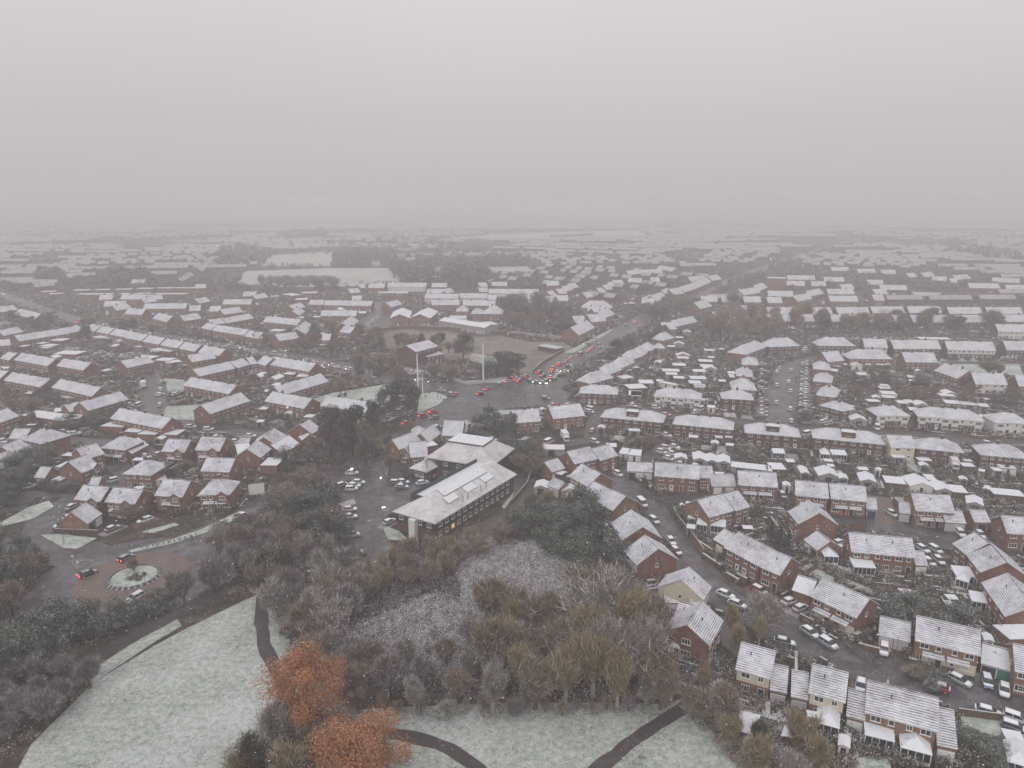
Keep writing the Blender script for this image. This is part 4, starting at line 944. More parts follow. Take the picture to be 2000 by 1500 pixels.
# ---------------------------------------------------------------- trees
def bare_tree(seed, tw, nt_=2200, spread=.42, shape='round', twigs='twigs_brown', bark='bark', up=.6, width=.045, tl=.9):
    """unit height 10 m: trunk with limbs, crown of thin twigs growing from limb ends"""
    R = random.Random(seed); m = MB(); tips = []
    def grow(p, d, L, r, lev):
        q = tuple(p[i]+d[i]*L for i in range(3)); m.tube(p, q, r, r*.68, 5 if lev < 2 else 3)
        if lev >= 1: tips.append((p, q, lev))
        if lev == 3: return
        k = (7, 4, 4)[lev] if lev < 3 else 0
        for i in range(k):
            az = 2*pi*(i+R.random()*.8)/k; tilt = (R.uniform(.25, 1.35) if lev == 0 else R.uniform(.35, 1.1))*(1.15 if shape == 'wide' else (.60 if shape == 'tall' else .95))
            u = (sin(tilt)*cos(az), sin(tilt)*sin(az), cos(tilt))
            dd = [d[j]*.55+u[j] for j in range(3)]; l = sqrt(sum(c*c for c in dd)); dd = [c/l for c in dd]
            f = R.uniform(.18 if shape == 'tall' else .45, 1.0) if lev else R.uniform(.55, 1)
            s = tuple(p[j]+d[j]*L*f for j in range(3))
            grow(s, dd, L*R.uniform(.62, .86), r*.55, lev+1)
    base = {'round': 2.1, 'wide': 1.7, 'tall': 2.5}[shape]
    grow((0,0,-.2), (R.uniform(-.05,.05), R.uniform(-.05,.05), 1), base, .24, 0)
    V = []; Fc = []
    for i in range(nt_):
        p, q, lev = R.choice(tips)
        if lev == 1 and R.random() < .35: p, q, lev = R.choice(tips)
        t = R.random()
        b = [p[j]+(q[j]-p[j])*t+R.gauss(0, .26) for j in range(3)]
        dd = [q[j]-p[j] for j in range(3)]; l = sqrt(sum(c*c for c in dd)) or 1
        dd = [dd[j]/l*.6+R.gauss(0, .65) for j in range(3)]; dd[2] += up
        l = sqrt(sum(c*c for c in dd)) or 1; L = R.uniform(.35, 1.2)*tl; dd = [c/l*L for c in dd]
        w = (R.gauss(0, 1), R.gauss(0, 1), R.gauss(0, .5)); l = sqrt(sum(c*c for c in w)) or 1; w = [c/l*width*R.uniform(.35, .95) for c in w]
        n = len(V)
        V += [(b[0]-w[0], b[1]-w[1], b[2]-w[2]), (b[0]+w[0], b[1]+w[1], b[2]+w[2]), (b[0]+dd[0]+w[0]*.3, b[1]+dd[1]+w[1]*.3, b[2]+dd[2]+w[2]*.3), (b[0]+dd[0]-w[0]*.3, b[1]+dd[1]-w[1]*.3, b[2]+dd[2]-w[2]*.3)]
        Fc.append((n, n+1, n+2, n+3))
    zmax = max(v[2] for v in V); s = 10/zmax
    V = [tuple(c*s for c in v) for v in V]; m.v = [tuple(c*s for c in v) for v in m.v]
    return m.mesh('trunk', [bark]), mesh('crown', V, Fc, [twigs])
def leafy_tree(seed, mat, n=2600, shape='round', size=.22, bark='bark', lobes=16):
    R = random.Random(seed); m = MB(); m.tube((0,0,-.2), (0,0,4.5), .28, .16, 6); L = []
    for i in range(lobes):
        if shape == 'cone': z = R.uniform(1.2, 9.2); r = (9.9-z)*.30*R.uniform(.5, 1); a = R.random()*6.28; L.append((r*cos(a), r*sin(a), z, .55+.12*(9.9-z)))
        elif shape == 'low': z = R.uniform(1.5, 7.2); r = 4.6*sqrt(R.random()); a = R.random()*6.28; L.append((r*cos(a), r*sin(a), z*(1-.07*r), R.uniform(1.2, 2.2)))
        else: z = R.uniform(3.0, 8.6); r = 3.1*sqrt(R.random())*sin(pi*min(.95, max(.12, (z-1.5)/8.6)))**.5; a = R.random()*6.28; L.append((r*cos(a), r*sin(a), z, R.uniform(1.0, 1.9)))
    for (x, y, z, r) in L[:8]: m.tube((0,0,min(z*.6, 3.5)), (x, y, z), .12, .04, 4)
    V = []; Fc = []
    for i in range(n):
        x, y, z, r = R.choice(L); d = [R.gauss(0,1) for _ in range(3)]; l = sqrt(sum(c*c for c in d)) or 1
        k = r*(R.uniform(.55, 1.08)); c = (x+d[0]/l*k, y+d[1]/l*k, z+d[2]/l*k*.8)
        s = size*R.uniform(.5, 1.5); u = [R.gauss(0,1) for _ in range(3)]; l = sqrt(sum(q*q for q in u)); u = [q/l*s for q in u]
        w = [d[1]*u[2]-d[2]*u[1], d[2]*u[0]-d[0]*u[2], d[0]*u[1]-d[1]*u[0]]; l = sqrt(sum(q*q for q in w)) or 1; w = [q/l*s*.6 for q in w]
        b = len(V); V += [tuple(c[j]-u[j] for j in range(3)), tuple(c[j]-w[j] for j in range(3)), tuple(c[j]+u[j] for j in range(3)), tuple(c[j]+w[j] for j in range(3))]; Fc.append((b, b+1, b+2, b+3))
    zmax = max(v[2] for v in V); s = 10/zmax
    V = [tuple(c*s for c in v) for v in V]; m.v = [tuple(c*s for c in v) for v in m.v]
    return m.mesh('trunk', [bark]), mesh('crown', V, Fc, [mat])
TREES = {
 'brown': [bare_tree(s, 0, 7000, twigs='twigs_brown', shape=sh, width=.05) for s, sh in ((1,'round'),(2,'wide'),(3,'round'))],
 'purple': [bare_tree(s, 0, 7600, twigs='twigs_purple', shape=sh, width=.05, tl=1.0) for s, sh in ((4,'wide'),(5,'round'),(6,'wide'))],
 'olive': [bare_tree(s, 0, 8000, twigs='twigs_olive', shape=sh, width=.05, bark='pale_bark', up=1.0) for s, sh in ((7,'tall'),(8,'tall'))],
 'grey': [bare_tree(s, 0, 6000, twigs='twigs_grey', shape=sh, bark='pale_bark', width=.045) for s, sh in ((9,'wide'),(10,'tall'),(11,'round'))],
 'frosty': [bare_tree(s, 0, 6500, twigs='frost', shape='wide', width=.05) for s in (12, 13)],
 'dark': [leafy_tree(s, 'leaf_dark', 7000, size=.15) for s in (21, 22, 23)],
 'green': [leafy_tree(s, 'leaf_green', 8000, 'low', size=.15) for s in (24, 25, 26)],
 'conifer': [leafy_tree(s, 'leaf_dark', 5500, 'cone', size=.15, lobes=46) for s in (27, 28)],
 'orange': [leafy_tree(s, 'leaf_orange', 24000, 'round', size=.075, lobes=40) for s in (31, 32)],
 'rust': [leafy_tree(s, 'leaf_rust', 3200, 'round', size=.16, lobes=18) for s in (33, 34)],
 'ivy': [bare_tree(s, 0, 8000, twigs='ivy', shape='tall', width=.07, tl=.6) for s in (41, 42)],
}
LOOKS = {'brown': 'bare brown twiggy tree', 'purple': 'bare purplish dense tree', 'olive': 'tall bare olive-brown tree', 'grey': 'bare grey pale-limbed tree', 'frosty': 'frost-whitened low tree', 'dark': 'dark evergreen tree',
         'green': 'bushy green snow-dusted tree', 'conifer': 'dark pointed conifer', 'orange': 'bright orange autumn tree', 'rust': 'rust-leaved autumn tree', 'ivy': 'tall ivy-clad tree'}
NAMES = {'conifer': 'conifer_tree', 'dark': 'evergreen_tree', 'green': 'evergreen_tree'}
NT = [0]
TPOS = []
def tree(x, y, h, kind, rowname, w=None, R=random):
    t, c = R.choice(TREES[kind]); s = h/10; w = w or R.uniform(.85, 1.2)
    root = bpy.data.objects.new(NAMES.get(kind, 'tree'), None); COL.objects.link(root); root.location = (x, y, 0)
    root.rotation_euler = (0, 0, R.random()*6.28); root.scale = (s*w, s*w, s)
    link('trunk', t, root); link('crown', c, root); NT[0] += 1; TPOS.append((x, y))
    reg(root, LOOKS[kind], 'tree', rowname, 'trees '+rowname, to_px(x, y)[0])
def wood(rowname, poly, spacing, kinds, h0, h1, w=None, n=400, avoid=3, seed=1, tile=None, cap=999):
    R = random.Random(seed); P_ = [ground_at(*(full(tile, *p) if tile else p)) for p in poly]
    x0, x1 = min(p[0] for p in P_), max(p[0] for p in P_); y0, y1 = min(p[1] for p in P_), max(p[1] for p in P_); put = []
    ks = list(kinds)
    for _ in range(n*6):
        x, y = R.uniform(x0, x1), R.uniform(y0, y1)
        if not inpoly(x, y, P_) or (occ(x, y) & avoid) or any(hypot(x-a, y-b) < spacing for a, b in put): continue
        put.append((x, y)); tree(x, y, R.uniform(h0, h1), R.choice(ks), rowname, w, R)
        if len(put) >= cap: break
    return len(put)
wood('on the building-site edge', [(735,702),(742,672),(800,660),(870,672),(885,692),(830,714),(770,716)], 8, ['dark','brown','brown','rust'], 6, 9.5, seed=41, avoid=1, cap=13)
wood('along the lower wood edge', [(600,1330),(690,1368),(800,1385),(960,1388),(1100,1382),(1200,1385),(1300,1375),(1300,1395),(1200,1402),(1100,1400),(960,1406),(800,1402),(680,1395)], 2.6, ['purple','brown','grey','brown','purple'], 2.2, 4.6, seed=40, avoid=1, cap=75)
wood('in the wood, upper west part', [(525,1180),(545,1100),(600,1080),(700,1100),(720,1180),(640,1260),(560,1250)], 4.6, ['brown','purple','purple','grey'], 7, 11, seed=2)
wood('in the wood, upper middle part', [(700,1110),(790,1098),(900,1078),(985,1062),(1000,1072),(910,1100),(880,1140),(750,1180),(715,1180)], 4.6, ['brown','olive','brown','olive'], 5.5, 8, seed=3)
wood('in the wood, lower west part', [(560,1250),(640,1262),(740,1300),(760,1340),(700,1395),(620,1330)], 4.4, ['brown','purple','brown','grey','purple'], 5, 8, seed=4, avoid=1)
wood('in the wood, low middle part', [(760,1340),(850,1290),(960,1280),(1060,1330),(1080,1390),(900,1400),(720,1395)], 4.6, ['brown','purple','grey','purple','brown','olive'], 7, 11, seed=5, avoid=1)
wood('in the wood, central part', [(960,1215),(1090,1225),(1150,1260),(1100,1330),(1060,1330),(970,1300)], 5, ['brown','olive','grey','brown'], 8, 12.5, seed=6)
wood('in the wood, eastern edge', [(1150,1220),(1195,1200),(1260,1260),(1290,1340),(1310,1370),(1200,1395),(1090,1392),(1110,1330),(1160,1265)], 4.8, ['olive','brown','grey','olive','brown'], 11, 16, seed=7, avoid=1)
wood('in the bottom-right belt', [(1330,1350),(1390,1355),(1430,1420),(1520,1450),(1600,1500),(1640,1560),(1480,1540),(1380,1440),(1345,1400)], 4.4, ['olive','ivy','grey','ivy','brown'], 6, 9.5, seed=8, avoid=1)
wood('by the hidden lane bend', [(1420,1240),(1500,1215),(1540,1250),(1520,1270),(1440,1290)], 5, ['olive','grey'], 7, 9, seed=9, avoid=1, cap=4)
wood('in the lower-left thicket', [(-40,1480),(-20,1350),(80,1330),(150,1320),(185,1340),(130,1390),(50,1460)], 4.4, ['purple'], 5.5, 7.5, seed=10, avoid=1)
wood('below the left roundabout road', [(30,1290),(60,1250),(120,1215),(190,1215),(235,1230),(200,1270),(130,1305),(60,1330),(-20,1350),(-20,1300)], 4.8, ['green','green','dark'], 6, 9, seed=11)
wood('at the left edge', [(-60,1250),(-60,1090),(0,1080),(85,1100),(105,1150),(85,1190),(30,1220)], 5.2, ['green','brown','dark'], 6, 9, seed=12)
wood('at the left edge, higher up', [(-50,1010),(-50,930),(0,925),(40,935),(60,958),(30,1000)], 5.5, ['dark','brown','green'], 6, 9, seed=13)
wood('east of the roundabout', [(335,1180),(350,1120),(400,1075),(480,1045),(535,1030),(545,1090),(525,1160),(420,1160),(345,1205)], 4.8, ['brown','green','grey','purple'], 6.5, 10, seed=14)
wood('between road and car park', [(545,985),(600,965),(630,970),(645,1005),(642,1080),(600,1105),(560,1080)], 4.8, ['dark','brown','green','brown'], 8, 11, seed=15)
wood('on the west road verge', [(650,900),(740,893),(800,905),(800,935),(740,928),(700,905)], 8, ['brown','green','brown'], 4, 6.5, seed=16, avoid=1, cap=7)
wood('along the road bend', [(625,895),(650,885),(720,880),(790,862),(800,868),(760,890),(700,905),(640,925)], 6, ['dark','green','brown','olive'], 4.5, 7, seed=17, avoid=1)
wood('beside the curving houses', [(1000,1040),(1040,1000),(1110,1000),(1165,1040),(1195,1100),(1195,1170),(1140,1120),(1060,1080)], 5.2, ['green','dark','green','olive'], 7, 10, seed=20)
wood('beyond the long hall', [(1010,900),(1030,880),(1050,910),(1040,940),(1015,930)], 5, ['brown','green'], 6, 8, seed=21)
wood('left of the gabled block', [(940,850),(960,830),(1005,850),(1015,890),(985,880)], 6.5, ['dark','green'], 8, 11, seed=22, avoid=1, cap=5)
wood('in the central park', [(1370,665),(1380,635),(1440,625),(1590,632),(1560,652),(1500,668)], 12, ['olive','grey','brown','olive'], 13, 18, seed=23, avoid=1)
wood('below the straight rows', [(1590,640),(1800,638),(1960,642),(1960,652),(1700,656),(1600,655)], 14, ['dark','brown','dark','green'], 12, 17, seed=24, avoid=1)
wood('at the central road fork', [(1255,612),(1290,590),(1360,592),(1335,615),(1270,625)], 11, ['brown','olive','green'], 8, 11, seed=25, avoid=1)
wood('beside the building site', [(985,640),(1000,600),(1060,596),(1110,615),(1120,650),(1060,650)], 13, ['brown','dark','green'], 11, 15, seed=26, avoid=1)
wood('left of the building site', [(560,665),(640,645),(740,655),(750,690),(700,700),(590,692)], 12, ['brown','rust','dark','brown'], 7, 10, seed=27, avoid=1)
wood('along the busy left road', [(690,712),(770,726),(792,742),(765,752),(700,742)], 9, ['brown','dark','brown'], 7, 9.5, seed=28, avoid=1)
wood('right of the main road', [(1195,690),(1230,668),(1300,660),(1240,690),(1180,720)], 10, ['brown','dark'], 8, 11, seed=29, avoid=1, cap=7)
wood('around the right gardens', [(1600,755),(1700,740),(1830,755),(1990,780),(1990,800),(1720,785),(1640,790)], 13, ['brown','rust','dark','green'], 6, 9, seed=30)
wood('behind the far-left terraces', [(0,625),(150,640),(300,650),(330,665),(200,668),(60,650)], 13, ['brown','dark','rust'], 7, 11, seed=31, avoid=1, cap=14)
wood('in the left estate gardens', [(0,770),(200,780),(260,820),(200,850),(60,835),(0,800)], 11, ['brown','rust','green'], 6, 8, seed=32, cap=12)
for (px, py, h, k, rn, w) in [
  (905,705,17,'dark','by the tall mast',1.0), (985,738,15,'dark','by the tall mast',1.25), (970,735,12,'green','by the tall mast',1.0), (1010,732,12,'dark','by the tall mast',1.0), (825,688,12,'conifer','by the tall mast',1.1), (850,745,10,'brown','by the tall mast',1.2),
  (790,678,10,'brown','by the tall mast',1.1), (880,745,9,'brown','by the tall mast',1.2),
  (648,890,19,'dark','in the tall evergreen clump',.62), (690,893,20,'dark','in the tall evergreen clump',.62), (734,846,14.5,'dark','in the tall evergreen clump',.75), (768,814,15.5,'dark','in the tall evergreen clump',.9), (797,814,17,'dark','in the tall evergreen clump',.95), (668,905,11,'dark','in the tall evergreen clump',.7), (666,774,9,'brown','in the tall evergreen clump',1.0), (715,905,10,'conifer','in the tall evergreen clump',.9), (620,900,9,'green','in the tall evergreen clump',.9),
  (1228,1290,17,'olive','at the wood edge beside the gable house',1.0), (1250,1345,15,'grey','at the wood edge beside the gable house',1.0), (1195,1330,15,'grey','at the wood edge beside the gable house',1.0), (1290,1385,9,'brown','at the wood edge beside the gable house',1.0), (1215,1240,12,'olive','at the wood edge beside the gable house',1.0), (960,1320,13,'brown','at the wood edge above the lower meadow',.9), (1000,1250,11,'olive','at the wood edge above the lower meadow',1.1),
  (690,880,9,'conifer','by the road bend',1), (560,925,8,'conifer','by the flat white garage',1), (575,905,7,'green','by the flat white garage',1.2), (65,920,9,'green','in the detached estate',1.3), (95,905,7,'green','in the detached estate',1.2), (330,938,6,'green','in the detached estate',1.2), (365,925,5,'brown','in the detached estate',1.2),(250,1020,5.5,'brown','in the detached estate',1.3),
  (115,955,3.2,'green','in the detached estate',1.6), (135,958,3.2,'green','in the detached estate',1.6),
  (1430,600,14,'brown','in the upper right',1.2), (1930,735,9,'brown','on the right-hand green',1.2), (1950,738,8,'brown','on the right-hand green',1),
  (606,1448,17.5,'orange','beside the bend in the path',.98), (708,1580,16.5,'orange','beside the bend in the path',1.1), (548,1480,12,'grey','beside the bend in the path',.9), (500,1560,12,'ivy','beside the bend in the path',.9), (565,1570,12,'olive','beside the bend in the path',1.1), (620,1500,8,'olive','beside the bend in the path',1.1), (655,1455,7,'brown','beside the bend in the path',1),(475,1560,9,'olive','beside the bend in the path',.9),
  (262,1118,4,'brown','on the roundabout island',1), (256,1134,1.3,'brown','on the roundabout island',1.6), (272,1132,1.6,'green','on the roundabout island',1.5), (300,1190,5,'green','by the park gate',1.4), (245,1212,4.5,'olive','by the park gate',1.4), (285,1200,3.5,'green','by the park gate',1.4),
  (1270,880,6,'rust','in the central gardens',1.2), (1245,875,4.5,'brown','in the central gardens',1.2), (1780,1215,5.5,'green','in the right-hand gardens',1.5), (1825,1215,6,'green','in the right-hand gardens',1.5), (1800,1225,4.5,'brown','in the right-hand gardens',1.3), (1520,1075,7,'conifer','in the right-hand gardens',.8), (1535,1085,7,'conifer','in the right-hand gardens',.8), (1505,1060,6,'conifer','in the right-hand gardens',.8),
  (1900,1475,4,'green','in the right-hand gardens',1.6), (1925,1480,3.5,'green','in the right-hand gardens',1.6), (1800,1330,2.6,'green','in front of the cream semi',1.9), (1825,1333,2.4,'green','in front of the cream semi',1.9), (1780,1322,2.4,'brown','in front of the cream semi',1.9), (1340,1010,3,'green','by the lane mouth',1.4), (1355,1030,2.6,'green','by the lane mouth',1.4),
  (1700,905,3.5,'brown','behind the long hipped terraces',1.3), (1640,935,4,'green','behind the long hipped terraces',.9), (1965,925,4,'conifer','behind the long hipped terraces',1),(1570,820,5,'green','by the side-street corner',1.3)]:
    x, y = ground_at(px, py); tree(x, y, h, k, rn, w)
# row of round trees before the far field
for i in range(9):
    x, y = ground_at(512+i*17, 562+ (i%3)); tree(x, y, 15, 'grey', 'edging the far field', 1.5)
x, y = ground_at(462, 560); tree(x, y, 15, 'grey', 'edging the far field', 1.6)
print('TREES', NT[0])

# ---------------------------------------------------------------- cars
def car_meshes(kind):
    # stations along the length (front = +x): z of bottom, shoulder, half width
    if kind == 'car': st = [(-2.1,.42,.78,.72),(-2.0,.28,.92,.82),(-1.3,.22,.96,.87),(0,.20,.93,.89),(1.0,.22,.88,.87),(1.75,.26,.78,.80),(2.08,.36,.62,.66)]; cab = (-1.85,-1.35,.35,1.15,1.43,.62)
    elif kind == 'van': st = [(-2.4,.40,1.0,.86),(-2.35,.28,1.05,.92),(-1.3,.24,1.08,.95),(0,.24,1.08,.95),(1.4,.26,1.05,.94),(2.1,.30,.95,.86),(2.4,.40,.75,.72)]; cab = (-2.36,-2.25,1.0,1.75,1.95,.80)
    else: st = [(-2.0,.42,.85,.72),(-1.95,.28,.98,.82),(-1.2,.22,1.0,.87),(0,.20,.98,.89),(.9,.22,.95,.87),(1.6,.26,.85,.80),(1.9,.36,.65,.66)]; cab = (-1.93,-1.72,.35,1.05,1.55,.64)
    m = MB(); prof = []
    for (x, zb, zs, w) in st: prof.append([(x,-w*.92,zb),(x,-w,(zb+zs)/2),(x,-w*.95,zs-.06),(x,-w*.80,zs),(x,w*.80,zs),(x,w*.95,zs-.06),(x,w,(zb+zs)/2),(x,w*.92,zb)])
    V = [p for r in prof for p in r]; Fc = []
    k = 8
    for i in range(len(prof)-1):
        for j in range(k): a = i*k+j; b = i*k+(j+1) % k; Fc.append((a, b, b+k, a+k))
    Fc.append(tuple(range(k))); Fc.append(tuple((len(prof)-1)*k+j for j in reversed(range(k))))
    r0, r1, f1, f0, zt, wt = cab       # rear base, rear top, front top, front base
    zs = st[3][2]-.03; wb = st[3][3]*.88
    gl = MB(); A = [(r0,-wb,zs),(f0,-wb,zs),(f0,wb,zs),(r0,wb,zs)]; B_ = [(r1,-wt,zt-.04),(f1,-wt,zt-.04),(f1,wt,zt-.04),(r1,wt,zt-.04)]
    for j in range(4): gl.poly([A[j], A[(j+1)%4], B_[(j+1)%4], B_[j]])
    gl.poly(B_)
    b = len(V); e = .05     # roof panel
    V += [(r1-e,-wt-e,zt-.05),(f1+e,-wt-e,zt-.05),(f1+e,wt+e,zt-.05),(r1-e,wt+e,zt-.05),(r1+.08,-wt+.08,zt+.03),(f1-.08,-wt+.08,zt+.03),(f1-.08,wt-.08,zt+.03),(r1+.08,wt-.08,zt+.03)]
    Fc += [(b+4,b+5,b+6,b+7),(b+3,b+2,b+1,b)]+[(b+i,b+(i+1)%4,b+4+(i+1)%4,b+4+i) for i in range(4)]
    for xb, xt in ((r0,r1),(f0,f1),((r0+f0)/2-.1,(r1+f1)/2)):    # pillars
        for s in (-1, 1):
            b = len(V); V += [(xb-.06,s*(wb+.01),zs),(xb+.06,s*(wb+.01),zs),(xt+.05,s*(wt+.02),zt-.05),(xt-.05,s*(wt+.02),zt-.05)]; Fc.append((b,b+1,b+2,b+3))
    wh = MB(); wh.tube((0,-.10,0),(0,.10,0),.32,.32,10); wh.tube((0,-.11,0),(0,.11,0),.18,.18,8,1)
    fx = st[-1][0]; rx = st[0][0]; zl = st[-1][2]-.08
    hl = MB(); hl.box(fx-.12,-.16,zl-.08,fx+.02,.16,zl+.06); tlm = MB(); tlm.box(rx-.03,-.12,.62,rx+.08,.12,.82)
    return V, Fc, gl, wh, hl, tlm, (st[1][0]+.62, st[-2][0]-.42), fx, rx
CB = {}; CM = {}
for kd in ('car', 'van', 'hatch'): CM[kd] = car_meshes(kd)
def cmesh(kd, part, mat):
    k = (kd, part, mat)
    if k not in CB:
        V, Fc, gl, wh, hl, tlm = CM[kd][:6]
        CB[k] = {'body': lambda: mesh('body', V, Fc, [mat]), 'glass': lambda: gl.mesh('windows', [mat]), 'wheel': lambda: wh.mesh('wheel', ['tyre', 'steel']), 'hl': lambda: hl.mesh('headlight', [mat]), 'tl': lambda: tlm.mesh('tail_light', [mat])}[part]()
    return CB[k]
CW = {'w': 'white', 's': 'silver', 'g': 'grey', 'k': 'black', 'r': 'red', 'b': 'blue', 'o': 'orange-red', 'e': 'pale green'}
NC = [0]; DRV = []
def car(p1, p2, col, rowname, kd='car', lit='', snow=True, px=None):
    """p1 rear, p2 front as picture points at 0.7 m"""
    ax, ay = ground_at(*p1, .7); bx_, by_ = ground_at(*p2, .7)
    cx, cy = (ax+bx_)/2, (ay+by_)/2; ang = atan2(by_-ay, bx_-ax)
    put_car(cx, cy, ang, col, rowname, kd, lit, snow)
def put_car(cx, cy, ang, col, rowname, kd='car', lit='', snow=True):
    base = {'van': 'parked_van'}.get(kd, 'parked_car')
    if 'm' in lit: base = base.replace('parked_', '')
    root = bpy.data.objects.new(base, None); COL.objects.link(root); root.location = (cx, cy, .05); root.rotation_euler = (0, 0, ang)
    link('body', cmesh(kd, 'body', ('car_' if snow else 'clear_')+col), root)
    link('windows', cmesh(kd, 'glass', 'glass_dark' if not snow or cy < 260 else 'glass_dark'), root)
    if cy < 420:
        w0, w1 = CM[kd][6]
        for x in (w0, w1):
            for s in (-1, 1): link('wheel', cmesh(kd, 'wheel', ''), root, (x, s*.78, .32))
    if cy < 300 or lit:
        fx, rx = CM[kd][7:9]; big = 1 + max(0, (cy-200)/260) if lit else 1
        hm = 'lamp_white' if 'h' in lit else 'head_off'; tm = 'lamp_red' if 't' in lit else 'tail_off'
        for s in (-1, 1):
            if cy < 300 or 'h' in lit: link('headlight', cmesh(kd, 'hl', hm), root, (0, s*.55, 0))
            if cy < 300 or 't' in lit: link('tail_light', cmesh(kd, 'tl', tm), root, (0, s*.62, 0))
    DRV.append((cx, cy, ang))
    NC[0] += 1; noun = 'van' if kd == 'van' else 'car'
    st = 'with headlights on' if 'h' in lit else ('with tail lights lit' if 't' in lit else ('under snow' if snow else 'driving'))
    reg(root, '%s %s %s' % (CW[col], noun, st), noun, rowname, noun+'s '+rowname, to_px(cx, cy)[0])
def cars(tile, rowname, s, kd='car', **kw):
    for i, q in enumerate(s.split(';')):
        q = q.strip()
        if not q: continue
        w = q.split(); c = w[1] if len(w) > 1 else 'w'; v = [float(t) for t in w[0].split(',')]
        k = dict(kw); kk = kd
        for t in w[2:]:
            if t in ('car', 'van', 'hatch'): kk = t
            elif t == 'nosnow': k['snow'] = False
            else: k['lit'] = t
        car(full(tile, v[0], v[1]), full(tile, v[2], v[3]), c, rowname, kk if kk != 'car' else ('hatch' if (i % 3 == 1) else 'car'), **k)
cars('C3', 'on the bottom-right lane', '260,390,395,480 e;400,480,548,570 s;130,205,215,178 w;200,270,310,218 s;910,520,905,625 w;1410,885,1235,830 r;1410,765,1580,850 s;1700,775,1725,875 b;1845,820,1850,950 w;1640,1030,1810,1080 s;1880,1085,2010,1130 w;730,815,720,885 w;85,500,175,520 g;1870,1160,1990,1200 g')
cars('C2', 'on the curving lane', '1605,115,1735,165 w;1885,85,1990,140 r;1720,200,1800,230 s')
cars('B2', 'on the curving lane', '975,890,1060,968 w van;1080,1040,1145,1088 s;1215,1190,1270,1255 w;1250,1275,1312,1325 r;795,682,865,718 w;1415,948,1320,938 w;335,692,400,722 w;400,700,445,722 s')
cars('B3', 'in the right-hand estate', '940,990,1000,1025 w;1475,1130,1535,1198 w;1625,1140,1690,1205 w;1170,1262,1245,1305 s;1270,1270,1350,1315 s;510,1250,600,1218 w;540,1290,600,1270 w;90,840,140,900 g;1240,1375,1270,1395 g;1310,1350,1360,1395 s;1700,460,1740,470 s')
cars('B3', 'on the upper-right road', '850,318,858,362 w van;395,300,470,288 w;430,282,490,288 s;280,395,340,378 w van;1560,345,1640,350 g')
cars('B2', 'around the central gardens', '1190,390,1225,398 w;1185,492,1222,502 w;1250,482,1290,492 w;1230,535,1275,545 w;1150,522,1190,532 w;1210,572,1240,582 w;1405,638,1480,640 w;1300,640,1330,595 w;270,458,300,442 w van;615,370,645,350 s;630,442,665,455 s;1410,228,1450,205 w;1460,205,1500,178 w van;1090,180,1165,184 w;1170,235,1235,240 r;640,205,560,182 w van;580,210,640,222 s;400,165,475,160 w;350,155,270,175 r t;230,105,300,115 k;930,160,960,168 w')
cars('B1', 'in the hall car park', '700,692,800,688 w nosnow;695,818,800,812 w;715,788,815,790 w;760,762,842,765 s;645,795,705,775 g;690,976,772,972 w;680,1035,785,1028 w;695,1183,815,1165 w;720,1312,820,1305 w;1000,1092,1080,1052 s;1065,768,1130,770 g;1100,757,1198,765 g;1235,782,1365,752 w;1330,715,1385,712 r;1120,800,1160,800 g')
cars('B1', 'on the road below the junction', '180,845,290,818 o t hatch nosnow;410,765,495,742 b t nosnow;1185,425,1115,455 w nosnow;1375,345,1455,318 w nosnow;1275,250,1340,238 r t nosnow;1355,218,1420,205 r t nosnow;1420,255,1365,265 g nosnow;1145,308,1215,295 r t nosnow;1380,345,1440,330 g;440,820,380,865 g h nosnow')
cars('B1', 'crossing the big junction', '1415,45,1485,50 s t nosnow;1580,82,1520,80 o nosnow;1725,78,1785,65 k t nosnow;1790,42,1830,30 r t nosnow;1510,75,1545,85 g')
cars('A1', 'crossing the big junction', '1325,1370,1230,1360 w h nosnow;1415,1385,1340,1375 g h nosnow;1880,1405,1930,1390 g;1950,1380,1995,1372 s t nosnow')
cars('B0', 'around the detached estate', '1185,1042,1080,1075 w;905,745,830,762 w;1105,555,1175,570 w;1215,555,1262,535 g;180,808,280,785 w;535,970,590,940 s;520,1045,590,1025 s;515,1095,440,1110 s;855,1135,905,1115 g;1230,100,1270,60 w;1225,192,1275,130 w;1340,88,1410,68 w;1455,332,1522,328 w;1600,352,1660,348 w;1665,420,1725,402 w;465,370,540,372 g;285,340,190,345 k van;10,445,50,432 w;985,155,1050,165 w;1060,175,1110,150 w van;1000,200,1060,205 w;735,255,830,268 w;800,280,835,285 g;1820,445,1860,448 w;1930,402,1980,402 w;1260,65,1245,20 w;20,470,80,460 w;560,385,610,378 w')
cars('B0', 'at the roundabout', '1940,1008,1815,1055 r;925,1385,1055,1325 g t nosnow;620,1500,755,1452 k t nosnow')
cars('C0', 'at the roundabout', '1125,128,980,205 w t hatch nosnow;160,452,90,462 r t nosnow;265,482,215,498 w nosnow;150,400,230,382 k nosnow')
cars('A0', 'on the busy left road', '1460,1050,1425,1052 w h;1515,1075,1485,1062 w h;1605,1062,1570,1058 w h;1655,1092,1625,1085 g h;1720,1102,1690,1095 w h;1775,1112,1745,1106 w h;1820,1085,1780,1090 w;1870,1112,1840,1108 w;1915,1120,1885,1115 w h;1950,1138,1920,1130 w h;1990,1140,1960,1138 w;845,932,815,928 w h;815,942,845,948 r t;955,955,925,952 w h;1060,978,1035,972 w h;1210,1000,1185,998 w h;610,908,640,903 r t;185,750,160,745 w h;140,785,180,795 r t;110,718,125,712 w h;0,697,25,697 w h;330,802,315,800 s h;1970,1102,1940,1085 w;570,820,600,830 w')
